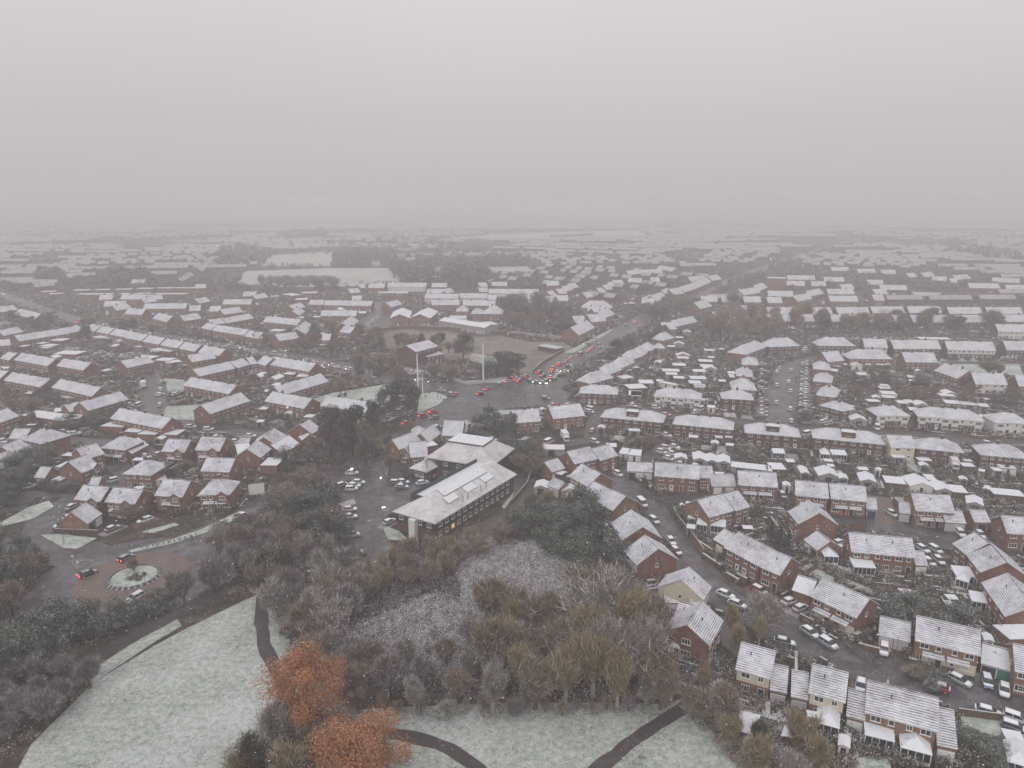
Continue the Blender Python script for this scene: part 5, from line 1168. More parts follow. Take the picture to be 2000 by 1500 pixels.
cars('A1', 'on the busy left road', '20,1155,-15,1150 w h;80,1165,45,1160 w h;165,1162,110,1158 w van;200,1178,160,1172 w;245,1190,205,1182 w;215,1165,255,1145 w van;410,1215,380,1208 w h;455,1228,425,1222 w h;490,1238,460,1234 o h;545,1242,510,1236 w;610,1255,575,1248 w h;655,1272,620,1258 w h;715,1278,680,1272 w;745,1285,710,1278 w h;940,1345,905,1335 w;1180,1300,1150,1295 w;1215,1305,1190,1302 w;1250,1310,1225,1308 w;1290,1315,1265,1312 w')
cars('A2', 'queueing at the main-road lights', '125,1370,165,1378 g h;180,1382,215,1390 g h;225,1385,260,1392 g h;225,1335,270,1325 g t;255,1378,285,1368 k h;290,1350,315,1335 s t;295,1310,325,1290 k t;320,1370,345,1352 k h;335,1340,365,1322 w h;345,1305,370,1295 w h;360,1335,390,1318 k h;400,1308,430,1292 w h;345,1252,395,1232 r t;305,1282,330,1266 r t;410,1228,440,1218 k t;450,1200,475,1182 r t;515,1172,555,1158 b t van;585,1146,612,1132 s t;612,1122,642,1108 r t;668,1098,700,1082 o h;672,1118,700,1105 s h;195,1310,235,1296 k t;90,1345,130,1332 r t;60,1352,95,1342 g t;20,1362,60,1352 r t;40,1378,80,1366 k t;420,1262,460,1245 k h;0,1340,40,1333 s t;360,1322,385,1308 g t')
cars('A2', 'further up the main road', '935,935,990,905 r t;940,925,975,902 o t;1400,745,1445,712 r t;1410,735,1435,720 o t;1885,540,1915,530 r t;660,1035,605,1025 w;690,1055,640,1040 w;640,1075,580,1065 w;620,1088,575,1082 g;730,975,775,952 w;790,938,835,918 w;950,990,968,970 w;900,1008,925,998 w;825,888,885,880 w;820,875,870,868 w;870,955,920,930 g;380,850,410,826 w;325,838,385,832 w;570,868,600,864 w')
cars('A3', 'further up the main road', '5,482,50,470 o t;30,478,65,462 r t')
# rows of cars parked side by side
R = random.Random(5)
for i in range(17): cars('A2', 'in the yard parking row', '%d,%d,%d,%d %s' % (2+i*24.0, 1003+i*2.7, 26+i*24.0, 994+i*2.7, R.choice('wwsg')))
for i in range(12):
    if i != 5: cars('A3', 'parked behind the semis', '%d,%d,%d,%d %s' % (640+i*45, 1050, 672+i*45, 1044, R.choice('wwsg')))
for i, y in enumerate([1232,1255,1283,1310,1335,1370,1395,1414,1432,1452,1476,1515,1540,1566,1610,1640]): cars('A3', 'in the east street bays', '%d,%d,%d,%d %s' % (335-i, y+2, 252-i, y-6 if i%2 else y, R.choice('wwsge')))
for i, y in enumerate([1238,1290,1332,1382,1432,1520,1548,1580,1610,1640]): cars('A2', 'in the side-street west bays', '%d,%d,%d,%d %s' % (1925, y, 1992, y+2, R.choice('wwsg')))
cars('A3', 'driving on the side street', '85,1288,88,1258 w;70,1315,72,1290 w;182,1305,180,1275 w;68,1422,70,1390 w;160,1395,162,1368 w;175,1468,175,1438 w;65,1560,65,1520 w;175,1610,172,1572 w;182,1705,180,1665 w;190,1815,192,1745 w van;195,1850,195,1805 w')
cars('A3', 'in the upper-right street', '1325,1218,1405,1215 w;1490,1218,1550,1218 w;1575,1216,1640,1216 w;1825,1198,1850,1190 w;1860,1200,1885,1192 w;280,1115,305,1108 w;280,1130,305,1125 w;275,1148,300,1142 w;990,1185,1040,1180 w;1330,1245,1352,1238 w;1930,1052,1955,1045 w;1990,1050,2015,1042 w;940,1050,975,1046 w')
for i, (x, y) in enumerate([(1680,410),(1710,400),(1740,392),(1775,392),(1700,425),(1735,418),(1770,412),(1805,408),(1740,445),(1775,438),(1810,432),(1845,428),(1800,460),(1835,456)]):
    cars('B1', 'in the old school yard', '%d,%d,%d,%d %s' % (x-18, y-4, x+22, y+6, R.choice('wwsg')))
cars('A1', 'around the warehouse yard', '870,925,940,915 w;885,908,950,900 w;900,893,960,885 w;860,945,900,935 w;870,965,905,968 w;930,882,985,868 w;950,858,990,845 w van;1300,948,1340,952 w;1350,955,1395,960 w;1965,1010,2000,1003 w;930,825,980,822 w;990,832,1040,826 w;860,940,890,930 w;1900,930,1940,925 w;1910,950,1975,940 w;1420,885,1430,900 w;510,960,525,945 w van;525,715,540,705 w van')
cars('A0', 'in the zigzag court', '740,1165,780,1158 w;770,1150,825,1148 w;830,1172,885,1168 w;940,1180,970,1180 w;975,1195,1020,1190 w;520,1128,545,1126 w;555,1132,590,1130 w;595,1128,620,1126 w;600,1205,640,1195 w;640,1195,680,1190 w;1105,1420,1140,1410 w van;1230,1480,1265,1475 w;1240,1395,1285,1370 w;1340,1485,1410,1470 w;0,1275,50,1270 w;40,1282,100,1272 w;1950,1315,2000,1305 w')
print('CARS', NC[0])
ZD = .024
for (cx, cy, a) in DRV:
    if cy > 420 or occ(cx, cy) & 7: continue
    c, s_ = cos(a), sin(a); ZD += .0001
    P_ = [(cx+c*u-s_*v, cy+s_*u+c*v) for u, v in ((-3.4,-1.7),(3.6,-1.6),(3.4,1.8),(-3.6,1.5))]
    tag(link('driveway', mesh('driveway', [(x,y,ZD) for x, y in P_], [(0,1,2,3)], [random.choice(['asphalt_brown','paving_red','slab_snow'])])), kind='structure'); mark(P_, 2)
# ---------------------------------------------------------------- poles, lamps, walls, people, signs
def pole(px, py, h, label, arm=0, lit=False, name='street_lamp', cat='street lamp', r=.065, wide=False, rowname=None):
    x, y = ground_at(px, py); root = bpy.data.objects.new(name, None); COL.objects.link(root); root.location = (x, y, 0); root.rotation_euler = (0,0,R.random()*6)
    m = MB(); m.tube((0,0,0),(0,0,h),r*1.3,r*.7,8); m.box(-r*2,-r*2,0,r*2,r*2,.3)
    if arm: m.tube((0,0,h-.1),(arm,0,h+.15),r*.6,r*.5,6)
    link('pole', m.mesh('pole', ['mast_paint' if name == 'mast' else 'lamp_post']), root)
    if name == 'street_lamp':
        g = MB(); g.box(arm-.35,-.14,h+.08,arm+.4,.14,h+.24, 0, .05, .03); link('lamp_head', g.mesh('lamp_head', ['lamp_warm' if lit else 'steel', 'snow_cap']), root)
    if rowname: reg(root, label, cat, rowname, cat+'s '+rowname, px)
    else: tag(root, label, cat)
pole(944, 747, 19.5, 'very tall pale mast on the snowy verge beside the junction', name='mast', cat='mast', r=.34)
pole(817, 772, 19, 'tall pale mast left of the junction, near the evergreens', name='mast', cat='mast', r=.34)
pole(826, 776, 11, 'shorter slim mast just right of the left tall mast', name='mast', cat='mast', r=.2)
for px, py, rn in [(905,822,'around the junction'),(1018,716,'around the junction'),(1065,712,'around the junction'),(1131,722,'around the junction'),(1000,800,'around the junction'),(1090,770,'around the junction'),
                   (120,1040,'by the detached estate'),(125,1062,'by the detached estate'),(288,1040,'by the detached estate'),(290,1180,'by the roundabout'),(415,1022,'by the detached estate'),(565,935,'by the west road'),(617,940,'by the west road'),(352,822,'by the left street'),(272,770,'by the left street'),
                   (1745,1308,'by the bottom-right lane'),(1785,1058,'by the estate road'),(1445,905,'by the hipped terraces'),(1745,868,'by the upper-right road'),(1920,865,'by the upper-right road'),(730,1068,'in the hall car park'),(1593,730,'by the side street'),(1967,735,'by the right-hand green')]:
    pole(px, py, 7, 'slim unlit street lamp', .9, rowname=rn)
pole(745, 966, 5, 'lit amber street lamp', .5, True, rowname='in the hall car park'); pole(691, 945, 5, 'lit amber street lamp', .5, True, rowname='in the hall car park'); pole(748, 1015, 3.5, 'lit amber low lamp', .3, True, rowname='in the hall car park')
for (px, py) in [(1512,517),(1505,519),(852,446),(910,447),(926,446),(953,466),(757,514),(968,466),(1122,454),(1030,454),(1168,467),(1421,476),(1429,494),(1511,472),(1837,489),(1845,488),(1828,507),(1540,448),(439,463),(1490,461),(1840,443),(905,478),(423,489)]:
    pole(px, py, 9, 'distant lit lamp glowing through the haze', .8, True, rowname='beyond the far rows', r=.2)
# bollards on the verge by the roundabout
for i in range(11):
    x, y = ground_at(*full('B0', 1110+i*42, 1282-i*4.2-(i*i)*.55)); m = MB(); m.box(-.1,-.1,0,.1,.1,.85); m.box(-.12,-.12,.853,.12,.12,.93,1)
    o = link('bollard', m.mesh('bollard', ['timber', 'snow_cap']), None, (x, y, 0)); reg(o, 'short dark wooden bollard', 'bollard', 'on the roundabout verge', 'bollards on the verge', x)
# garden walls and billboards
def wall_line(pts, h, t, mat, name, label, cat, rowname=None, cap=True, tile=None, world=False):
    P_ = pts if world else [ground_at(*(full(tile, *p) if tile else p)) for p in pts]
    cx = sum(p[0] for p in P_)/len(P_); cy = sum(p[1] for p in P_)/len(P_); m = MB()
    for i in range(len(P_)-1):
        (ax, ay), (bx_, by_) = P_[i], P_[i+1]; L = hypot(bx_-ax, by_-ay) or 1; nx, ny = -(by_-ay)/L*t/2, (bx_-ax)/L*t/2
        ax -= cx; bx_ -= cx; ay -= cy; by_ -= cy
        m.slab([(ax-nx,ay-ny,h),(bx_-nx,by_-ny,h),(bx_+nx,by_+ny,h),(ax+nx,ay+ny,h)], h, 0)
        if cap: m.slab([(ax-nx*1.3,ay-ny*1.3,h+.055),(bx_-nx*1.3,by_-ny*1.3,h+.055),(bx_+nx*1.3,by_+ny*1.3,h+.055),(ax+nx*1.3,ay+ny*1.3,h+.055)], .05, 1)
    o = link(name, m.mesh(name, [mat, 'snow_thin']), None, (cx, cy, 0))
    if rowname: reg(o, label, cat, rowname, cat+'s '+rowname, to_px(cx, cy)[0])
    else: tag(o, label, cat)
    return o
wall_line([(104,1035),(110,1040),(192,1043)], 1.1, .25, 'dark_brick', 'garden_wall', 'low brick garden wall before the low garage in the detached estate', 'wall')
wall_line([(1040,915),(1030,950),(1000,985)], 1.6, .15, 'timber', 'fence', 'long timber fence right of the community hall', 'fence')
wall_line([(1315,1000),(1325,1020),(1350,1050),(1375,1085)], 1.7, .15, 'brown_brick', 'garden_wall', 'brown garden wall curving along the lane', 'wall')
wall_line([(1700,720),(1990,738)], .9, .15, 'timber', 'fence', 'low fence by the right-hand green', 'fence')
wall_line([(885,744),(915,752),(990,742)], 1.5, .2, 'steel', 'fence', 'pale fence below the mast verge', 'fence')
wall_line([(745,715),(800,724),(850,732),(880,742)], 1.6, .2, 'steel', 'fence', 'white hoarding fence left of the mast', 'fence')
wall_line([(1097,690),(1060,712),(1042,728)], 2, .25, 'timber', 'fence', 'dark hoarding on the right side of the building site', 'fence')
wall_line([(1057,683),(1095,690)], 3, 6, 'dark_brick', 'site_cabin', 'dark low site cabin on the building site', 'cabin')
wall_line([(730,650),(760,644),(800,641),(880,644),(1000,655),(1095,668)], 1.8, .2, 'timber', 'fence', 'fence along the top of the building site', 'fence')
wall_line([(1640,1450),(1870,1398),(1960,1410)][1:], 1.5, .2, 'timber', 'fence', 'timber fence before the car at the bottom-right corner', 'fence')
wall_line([(1600,870),(1995,896)][:2], .8, .2, 'dark_brick', 'garden_wall', 'low brick wall across the road from the white houses', 'wall')
def hedge(px, h, wd, label, mat='leaf_green'):
    P_ = smooth([ground_at(*p) for p in px], 1.0); q = np.random.default_rng(int(px[0][0])); V = []; Fc = []; cx, cy = P_[0]
    for (x, y) in P_:
        for _ in range(int(34*wd*h)):
            c = np.array([x-cx+q.uniform(-.6,.6), y-cy+q.uniform(-.6,.6), q.uniform(0, h)]) + np.array([q.normal(0, wd*.28), q.normal(0, wd*.28), 0]); u = q.normal(size=3); u /= np.linalg.norm(u); w = np.cross(u, q.normal(size=3)); w /= np.linalg.norm(w)+1e-6
            u *= .16; w *= .11; b = len(V); V += [tuple(c-u), tuple(c-w), tuple(c+u), tuple(c+w)]; Fc.append((b,b+1,b+2,b+3))
    tag(link('hedge', mesh('hedge', V, Fc, [mat]), None, (cx, cy, 0)), label, 'hedge')
def people(pts, rn):
    for (px, py, cm, look) in pts:
        x, y = ground_at(px, py); root = bpy.data.objects.new('person', None); COL.objects.link(root); root.location = (x, y, .03); root.rotation_euler = (0,0,R.random()*6.28)
        # one continuous skinned figure, mid-stride
        V = [(0,0,.92),(0,0,1.15),(0,0,1.40),(0,0,1.50),(.02,0,1.62),(.02,0,1.72), (.02,.19,1.40),(.10,.24,1.12),(.20,.22,.90), (.02,-.19,1.40),(-.08,-.24,1.12),(-.12,-.22,.88), (.08,.09,.50),(-.02,.09,.08),(.12,.09,.04), (-.10,-.09,.50),(-.28,-.09,.12),(-.16,-.09,.05)]
        E = [(0,1),(1,2),(2,3),(3,4),(4,5),(2,6),(6,7),(7,8),(2,9),(9,10),(10,11),(0,12),(12,13),(13,14),(0,15),(15,16),(16,17)]
        me = bpy.data.meshes.new('person'); me.from_pydata(V, E, []); me.materials.append(MATS[cm])
        o = bpy.data.objects.new('body', me); COL.objects.link(o); o.parent = root
        md = o.modifiers.new('skin', 'SKIN'); rr = [.15,.15,.17,.06,.095,.08,.07,.055,.045,.07,.055,.045,.075,.05,.05,.075,.05,.05]
        for i, v in enumerate(me.skin_vertices[0].data): v.radius = (rr[i], rr[i]); v.use_root = (i == 0)
        md2 = o.modifiers.new('sub', 'SUBSURF'); md2.levels = md2.render_levels = 1
        reg(root, look, 'person', rn, 'people '+rn, px)
hedge([(1255,955),(1258,965),(1275,975),(1300,983),(1340,984),(1368,980)], 1.1, 1.3, 'low curved snowy hedge at the mouth of the curving lane')
hedge([(1640,1258),(1670,1275),(1714,1297)], .9, 1.2, 'snow-dusted low hedge beside the bottom-right lane')
hedge([(1242,985),(1255,1000),(1272,1022)], 1.3, 1.2, 'short hedge beside the upper curving lane')
hedge([(1295,1055),(1305,1075),(1312,1092)], 1.2, 1.2, 'short hedge halfway down the curving lane')
hedge([(1318,1000),(1318,1015),(1330,1030)], 1.6, 1.8, 'bushy hedge on the east corner of the curving lane')
hedge([(80,950),(110,962),(150,960)], 2.2, 2.4, 'tall dark clipped hedge beside the low detached-estate garage', 'leaf_dark')
hedge([(1400,850),(1470,860)], 1.4, 1.2, 'dark hedge below the corner hip-roofed house', 'leaf_dark')
hedge([(1430,786),(1500,792)], 1.6, 2.0, 'wide dark hedge before the side-street corner house', 'leaf_dark')
hedge([(1150,745),(1105,760),(1125,768)], 1.6, 2.5, 'wide dark hedge beside the diagonal central row', 'leaf_dark')
hedge([(410,836),(450,838),(520,836)], 1.0, 1.0, 'low dark hedge along the left street gardens', 'leaf_dark')
people([(838,770,'coat_dark','person in dark coat'),(861,781,'coat_dark','person in dark coat'),(867,784,'coat_dark','person in dark coat'),(855,775,'coat_red','person in red coat'),(832,778,'coat_dark','person in dark coat'),(954,794,'coat_dark','person in dark coat'),(993,789,'coat_dark','person in dark coat'),(1025,777,'coat_dark','person in dark coat'),(1046,770,'coat_dark','person in dark coat')], 'at the big junction')
people([(1804,846,'coat_dark','person in dark coat'),(1808,846,'coat_dark','person in dark coat'),(1741,829,'coat_dark','person in dark coat')], 'on the upper-right road')
people([(376,1056,'coat_red','person in red coat')], 'by the roundabout verge')
# lorries
def lorry(p1, p2, L, rowname, px):
    ax, ay = ground_at(*p1, 1); bx_, by_ = ground_at(*p2, 1); ang = atan2(by_-ay, bx_-ax)
    root = bpy.data.objects.new('box_lorry', None); COL.objects.link(root); root.location = ((ax+bx_)/2, (ay+by_)/2, .03); root.rotation_euler = (0,0,ang)
    m = MB(); m.box(-L/2,-1.1,.9,L/2-1.6,1.1,3.1); m.box(-L/2,-1.12,3.103,L/2-1.6,1.12,3.2,1); link('cargo_box', m.mesh('cargo_box', ['white_render','snow_cap']), root)
    m = MB(); m.box(L/2-1.5,-1,.5,L/2,1,2.2,0,.15,.08); link('cab', m.mesh('cab', ['car_w']), root)
    m = MB(); m.box(L/2-.35,-.85,1.35,L/2+.01,.85,1.95,0,.1,.1); link('windscreen', m.mesh('windscreen', ['glass_dark']), root)
    for x in (-L/2+1.1, L/2-.9):
        for s in (-1, 1): link('wheel', cmesh('car','wheel',''), root, (x, s*.95, .42), 0, (1.3,1.3,1.3))
    reg(root, 'white box lorry with snowy top', 'lorry', rowname, 'lorries '+rowname, px)
lorry(full('B2',390,385), full('B2',440,455), 6.5, 'parked left of the central gardens', 1105)
lorry(full('B3',1420,590), full('B3',1480,670), 7, 'parked behind the hipped terraces', 1860)
lorry(full('A0',1115,1430), full('A0',1128,1390), 6, 'parked on the left street', 280)
# billboard left of the west road and triangular kerb by the roundabout
m = MB(); m.box(-2.2,-.1,1,2.2,.1,4.2); m.box(-1.7,-.08,0,-1.55,.08,.997,1); m.box(1.55,-.08,0,1.7,.08,.997,1)
x, y = ground_at(*full('B1', 10, 885)); tag(link('billboard', m.mesh('billboard', ['white_render', 'steel']), None, (x, y, 0), .3), 'pale blank billboard on posts beside the west road', 'billboard')
m = MB(); P_ = [ground_at(*full('B0', *p)) for p in ((555,1385),(728,1382),(610,1450))]
for i in range(3):
    (ax, ay), (bx_, by_) = P_[i], P_[(i+1)%3]; m.tube((ax,ay,.2),(bx_,by_,.2),.14,.14,4)
tag(link('traffic_island_kerb', m.mesh('kerb', ['concrete'])), kind='structure')
def blob_sign(px, py, lab):
    x, y = ground_at(px, py); m = MB(); m.tube((0,0,0),(0,0,1.6),.05,.05,6); m.box(-.3,-.04,1.3,.3,.04,1.9,1)
    tag(link('traffic_sign', m.mesh('traffic_sign', ['steel','white_paint']), None, (x, y, 0)), lab, 'traffic sign')
blob_sign(143,1098,'small white traffic sign on the triangular island by the roundabout'); blob_sign(153,1110,'lower white traffic sign beside the triangular island, nearer the roundabout')
for (px, py, lab) in ((602,955,'left yellow lit bollard in the middle of the west road'),(620,946,'right yellow lit bollard in the middle of the west road')):
    x, y = ground_at(px, py); m = MB(); m.box(-.18,-.18,.05,.18,.18,1.2,0,.04,.04); tag(link('lit_bollard', m.mesh('lit_bollard', ['lamp_warm']), None, (x, y, 0)), lab, 'bollard')

# ---------------------------------------------------------------- back gardens: fences, hedges, undergrowth
NF = 0
FR = random.Random(11)
def fence_out(hs, length, side=-1, mat='timber', every=1):
    """dividing fences running out from a house, one between each pair of plots"""
    global NF
    n = max(1, round(hs['L']/5.4))
    for i in range(0, n+1, every):
        x = -hs['L']/2+hs['L']*i/n
        y0 = -.5 if side < 0 else hs['d']+.5; l = length*FR.uniform(.8, 1.0); pts = []
        for q in range(int(l/1.8)+1):
            p = hs['W'](x, y0+side*q*1.8)
            if occ(*p) & 3 : break
            pts.append(p)
        if len(pts) < 3: continue
        m = MB(); c, s = cos(hs['ang']), sin(hs['ang'])
        ax, ay = pts[0]; bx_, by_ = pts[-1]; cx, cy = (ax+bx_)/2, (ay+by_)/2
        wall_line([(ax,ay),(bx_,by_)], 1.6, .07, mat, 'fence', 'thin timber garden fence', 'fence', 'running '+hs['row'].replace('in the ', 'off the ').replace('beside the', 'off the'), cap=False, world=True)
        NF += 1
for hs in HOUSES:
    if hs['e'] < 3.5: continue
    r_ = hs['row']
    if r_ == 'in the long hipped row': fence_out(hs, 26, -1)
    elif r_ in ('facing the upper-right road',): fence_out(hs, 22, 1, every=2)
    elif r_ in ('in the estate by the lane', 'east of the curving lane', 'beside the bottom-right lane'): fence_out(hs, 12, 1)
    elif r_ in ('above the curving lane',): fence_out(hs, 10, 1)
    elif r_ in ('along the bottom-right edge',): fence_out(hs, 10, -1, every=2)
    elif r_ in ('above the detached estate', 'inside the zigzag court'): fence_out(hs, 12, -1, every=2)
print('FENCES', NF)
# small snowy lawns behind the terraces
NL = 0
for hs in HOUSES:
    if hs['e'] < 3.5 or hs['cy'] > 620: continue
    n = max(1, round(hs['L']/5.4))
    for i in range(n):
        for side in (-1, 1):
            if FR.random() > (.62 if hs['row'] in ('in the long hipped row', 'in the estate by the lane', 'beside the bottom-right lane') else .26): continue
            u = hs['L']/n; x0 = -hs['L']/2+u*i+.6; x1 = x0+u-1.2; g0 = 4+FR.random()*4; g1 = g0+4+FR.random()*6
            ys = (-g1, -g0) if side < 0 else (hs['d']+g0, hs['d']+g1)
            P_ = [hs['W'](x0,ys[0]), hs['W'](x1,ys[0]), hs['W'](x1,ys[1]), hs['W'](x0,ys[1])]
            mid_ = hs['W']((x0+x1)/2, sum(ys)/2)
            if any(occ(*p) & 7 for p in P_+[mid_]): continue
            k = [(p[0]+FR.uniform(-.4,.4), p[1]+FR.uniform(-.4,.4)) for p in P_]
            o = link('lawn', mesh('lawn', [(p[0],p[1],.045) for p in k], [(0,1,2,3)], ['lawn' if FR.random() < .7 else 'slab_snow'])); tag(o, kind='structure'); mark(P_, 4); NL += 1
print('LAWNS', NL)
# sheds in the other gardens
NS = 0
for hs in HOUSES:
    if NS > 150 or hs['e'] < 3.5 or hs['cy'] > 760 or hs['row'] in ('in the long hipped row','in the diagonal central row') : continue
    n = max(1, round(hs['L']/5.4))
    for i in range(n):
        if FR.random() > .42: continue
        side = FR.choice((-1, 1)); u = hs['L']/n; x = -hs['L']/2+u*(i+FR.uniform(.25,.75)); y = -FR.uniform(7, 13) if side < 0 else hs['d']+FR.uniform(7, 13)
        p = hs['W'](x, y); w, d = FR.choice(((2,1.5),(2.5,2),(3,2.5),(3,5),(2,2.5)))
        if any(occ(p[0]+a, p[1]+b) & 3 for a in (-3,0,3) for b in (-3,0,3)): continue
        shed(p[0], p[1], hs['ang']+FR.uniform(-.1,.1), w, d, 2.0, FR.choice(('tf','tg','cf','wg','cg')), 'near houses '+hs['row'].replace(',', ''), to_px(*p)[0]); NS += 1
        if NS > 150: break
print('SHEDS+', NS, 'HOUSES', len(HOUSES))
def clumps(name, gen, n, mat, label, cat, seed, hs_=(.4, 1.6), leaf=.22, per=26, fine=True):
    R = np.random.default_rng(seed); P_ = gen(R, n); V = []; Fc = []
    for (x, y, s, h) in P_:
        k = per; d = R.normal(size=(k,3)); d /= np.linalg.norm(d, axis=1)[:,None]; rr = R.uniform(.5,1.05,(k,1))
        c = d*rr*np.array([s, s, h*.5]) + np.array([x, y, h*.5]); c[:,2] = np.abs(c[:,2])
        u = R.normal(size=(k,3)); u /= np.linalg.norm(u, axis=1)[:,None]; w = np.cross(d, u); w /= (np.linalg.norm(w,axis=1)[:,None]+1e-6)
        sz = (leaf*R.uniform(.5,1.6,(k,1)))*max(1, s*.55)*(.62+max(0, y-130)/500 if fine else 1); u *= sz; w *= sz*.6
        b = len(V)*1; q = np.stack([c-u, c-w, c+u, c+w], 1).reshape(-1,3); V.extend(map(tuple, q)); Fc.extend([(b+4*i, b+4*i+1, b+4*i+2, b+4*i+3) for i in range(k)])
    o = link(name, mesh(name, V, Fc, [mat])); tag(o, label, cat, None, 'stuff'); return o
def gen_builtup(mask, ymax, near_bias=True, smin=.4, smax=1.3, hmin=.5, hmax=2.0, pxlim=1):
    def g(R, n):
        out = []; t = 0
        while len(out) < n and t < n*40:
            t += 1; px = R.uniform(-60, 2060); py = R.uniform(575, 1500); x, y = ground_at(px, py)
            if occ(x, y) & mask or (y < 330 and any(occ(x+a_, y+b_) & 2 for a_, b_ in ((2,0),(-2,0),(0,2),(0,-2)))): continue
            # keep to the built-up belt
            if y < 260 and px < 1180 and not (px < 520 and 840 < py < 1010): continue
            s = R.uniform(smin, smax); out.append((x, y, s*(1+y/700), R.uniform(hmin, hmax)*(1+y/900)))
        return out
    return g
clumps('garden_shrubs', gen_builtup(7, 0), 15000, 'leaf_dark', 'dark low shrubs and hedges filling the gardens between the houses', 'shrubs', 3, per=38)
clumps('garden_shrubs', gen_builtup(7, 0), 12000, 'twigs_brown', 'brown bare brushwood filling the gardens between the houses', 'brushwood', 4, per=38)
def clutter():
    R_ = np.random.default_rng(21); m = MB(); n = 0
    for _ in range(60000):
        if n > 4200: break
        px = R_.uniform(-60, 2060); py = R_.uniform(560, 1480) if R_.random() < .5 else R_.uniform(560, 860); x, y = ground_at(px, py)
        if y < 270 and px < 1180 and not (px < 520 and 840 < py < 1000): continue
        L = R_.uniform(1.0, 7.0) if R_.random() < .6 else R_.uniform(.7, 2.0); w_ = R_.uniform(.35, .9); h = R_.uniform(.5, 1.5)
        a = min(HOUSES, key=lambda q_: (q_['ox']-x)**2+(q_['oy']-y)**2)['ang'] + (pi/2 if R_.random() < .45 else 0)
        c, s = cos(a), sin(a)
        if any(occ(x+c*t, y+s*t) & 7 for t in (-L/2-1, 0, L/2+1)): continue
        P_ = [(x+c*u-s*v, y+s*u+c*v) for u, v in ((-L/2,-w_/2),(L/2,-w_/2),(L/2,w_/2),(-L/2,w_/2))]
        m.slab([(*p, h) for p in P_], h, 0, 1); n += 1
    o = link('garden_clutter', m.mesh('garden_clutter', ['snow_thin', 'timber'])); tag(o, 'snow-topped low hedges, walls and oddments strewn through the gardens', 'garden clutter', None, 'stuff')
clutter()
clumps('garden_shrubs', gen_builtup(7, 0, smax=.9), 2600, 'frost', 'frosted whitish low garden plants between the houses', 'plants', 6)
def gen_poly(polys):
    W_ = [[ground_at(*p) for p in q] for q in polys]
    def g(R, n):
        out = []; t = 0
        while len(out) < n and t < n*60:
            t += 1; q = W_[R.integers(len(W_))]; x = R.uniform(min(p[0] for p in q), max(p[0] for p in q)); y = R.uniform(min(p[1] for p in q), max(p[1] for p in q))
            if inpoly(x, y, q) and not occ(x, y) & 3: out.append((x, y, R.uniform(.5, 1.5), R.uniform(.6, 2.2)))
        return out
    return g
wood_all = [(525,1180),(545,1060),(640,1060),(700,1100),(850,1060),(1000,1040),(1060,1060),(1190,1170),(1290,1250),(1335,1365),(1290,1392),(1240,1380),(1190,1402),(1120,1390),(1080,1410),(1010,1392),(960,1415),(900,1398),(860,1412),(800,1395),(740,1405),(690,1385),(640,1350),(600,1330),(565,1270)]
clumps('undergrowth', gen_poly([wood_all]), 5200, 'twigs_purple', 'dark purplish undergrowth covering the floor of the wood', 'undergrowth', 7, leaf=.18, per=30)
clumps('undergrowth', gen_poly([[(1330,1330),(1440,1320),(1500,1400),(1650,1500),(1650,1540),(1480,1540),(1345,1400)], [(-60,1500),(-60,1080),(80,1090),(110,1180),(60,1240),(0,1270),(230,1235),(150,1310),(185,1340),(50,1470)], [(335,1200),(350,1110),(480,1045),(545,1030),(545,1100),(520,1165),(420,1165)], [(545,985),(650,960),(668,1080),(640,1110),(560,1090)], [(540,930),(640,880),(780,850),(800,858),(700,890),(600,935)], [(430,1540),(450,1470),(540,1400),(680,1400),(760,1450),(760,1540)]]), 5200, 'twigs_brown', 'brown tangled undergrowth beneath the outer trees and along paths', 'undergrowth', 8, leaf=.18, per=30)
clumps('frosted_brambles', gen_poly([[(895,1110),(960,1055),(1060,1062),(1130,1085),(1195,1150),(1200,1200),(1100,1215),(1000,1200),(900,1180)], [(690,1235),(760,1200),(850,1165),(950,1190),(985,1230),(950,1300),(850,1330),(730,1330),(680,1290)], [(895,1110),(960,1055),(1060,1062),(1130,1085),(1195,1150),(1200,1200),(1100,1215),(1000,1200),(900,1180)], [(560,1190),(640,1200),(800,1330),(600,1310)], [(1020,1180),(1100,1190),(1180,1215),(1160,1240)]]), 7000, 'frost', 'white frosted brambles spread through the clearing in the wood', 'brambles', 9, leaf=.15, per=34)
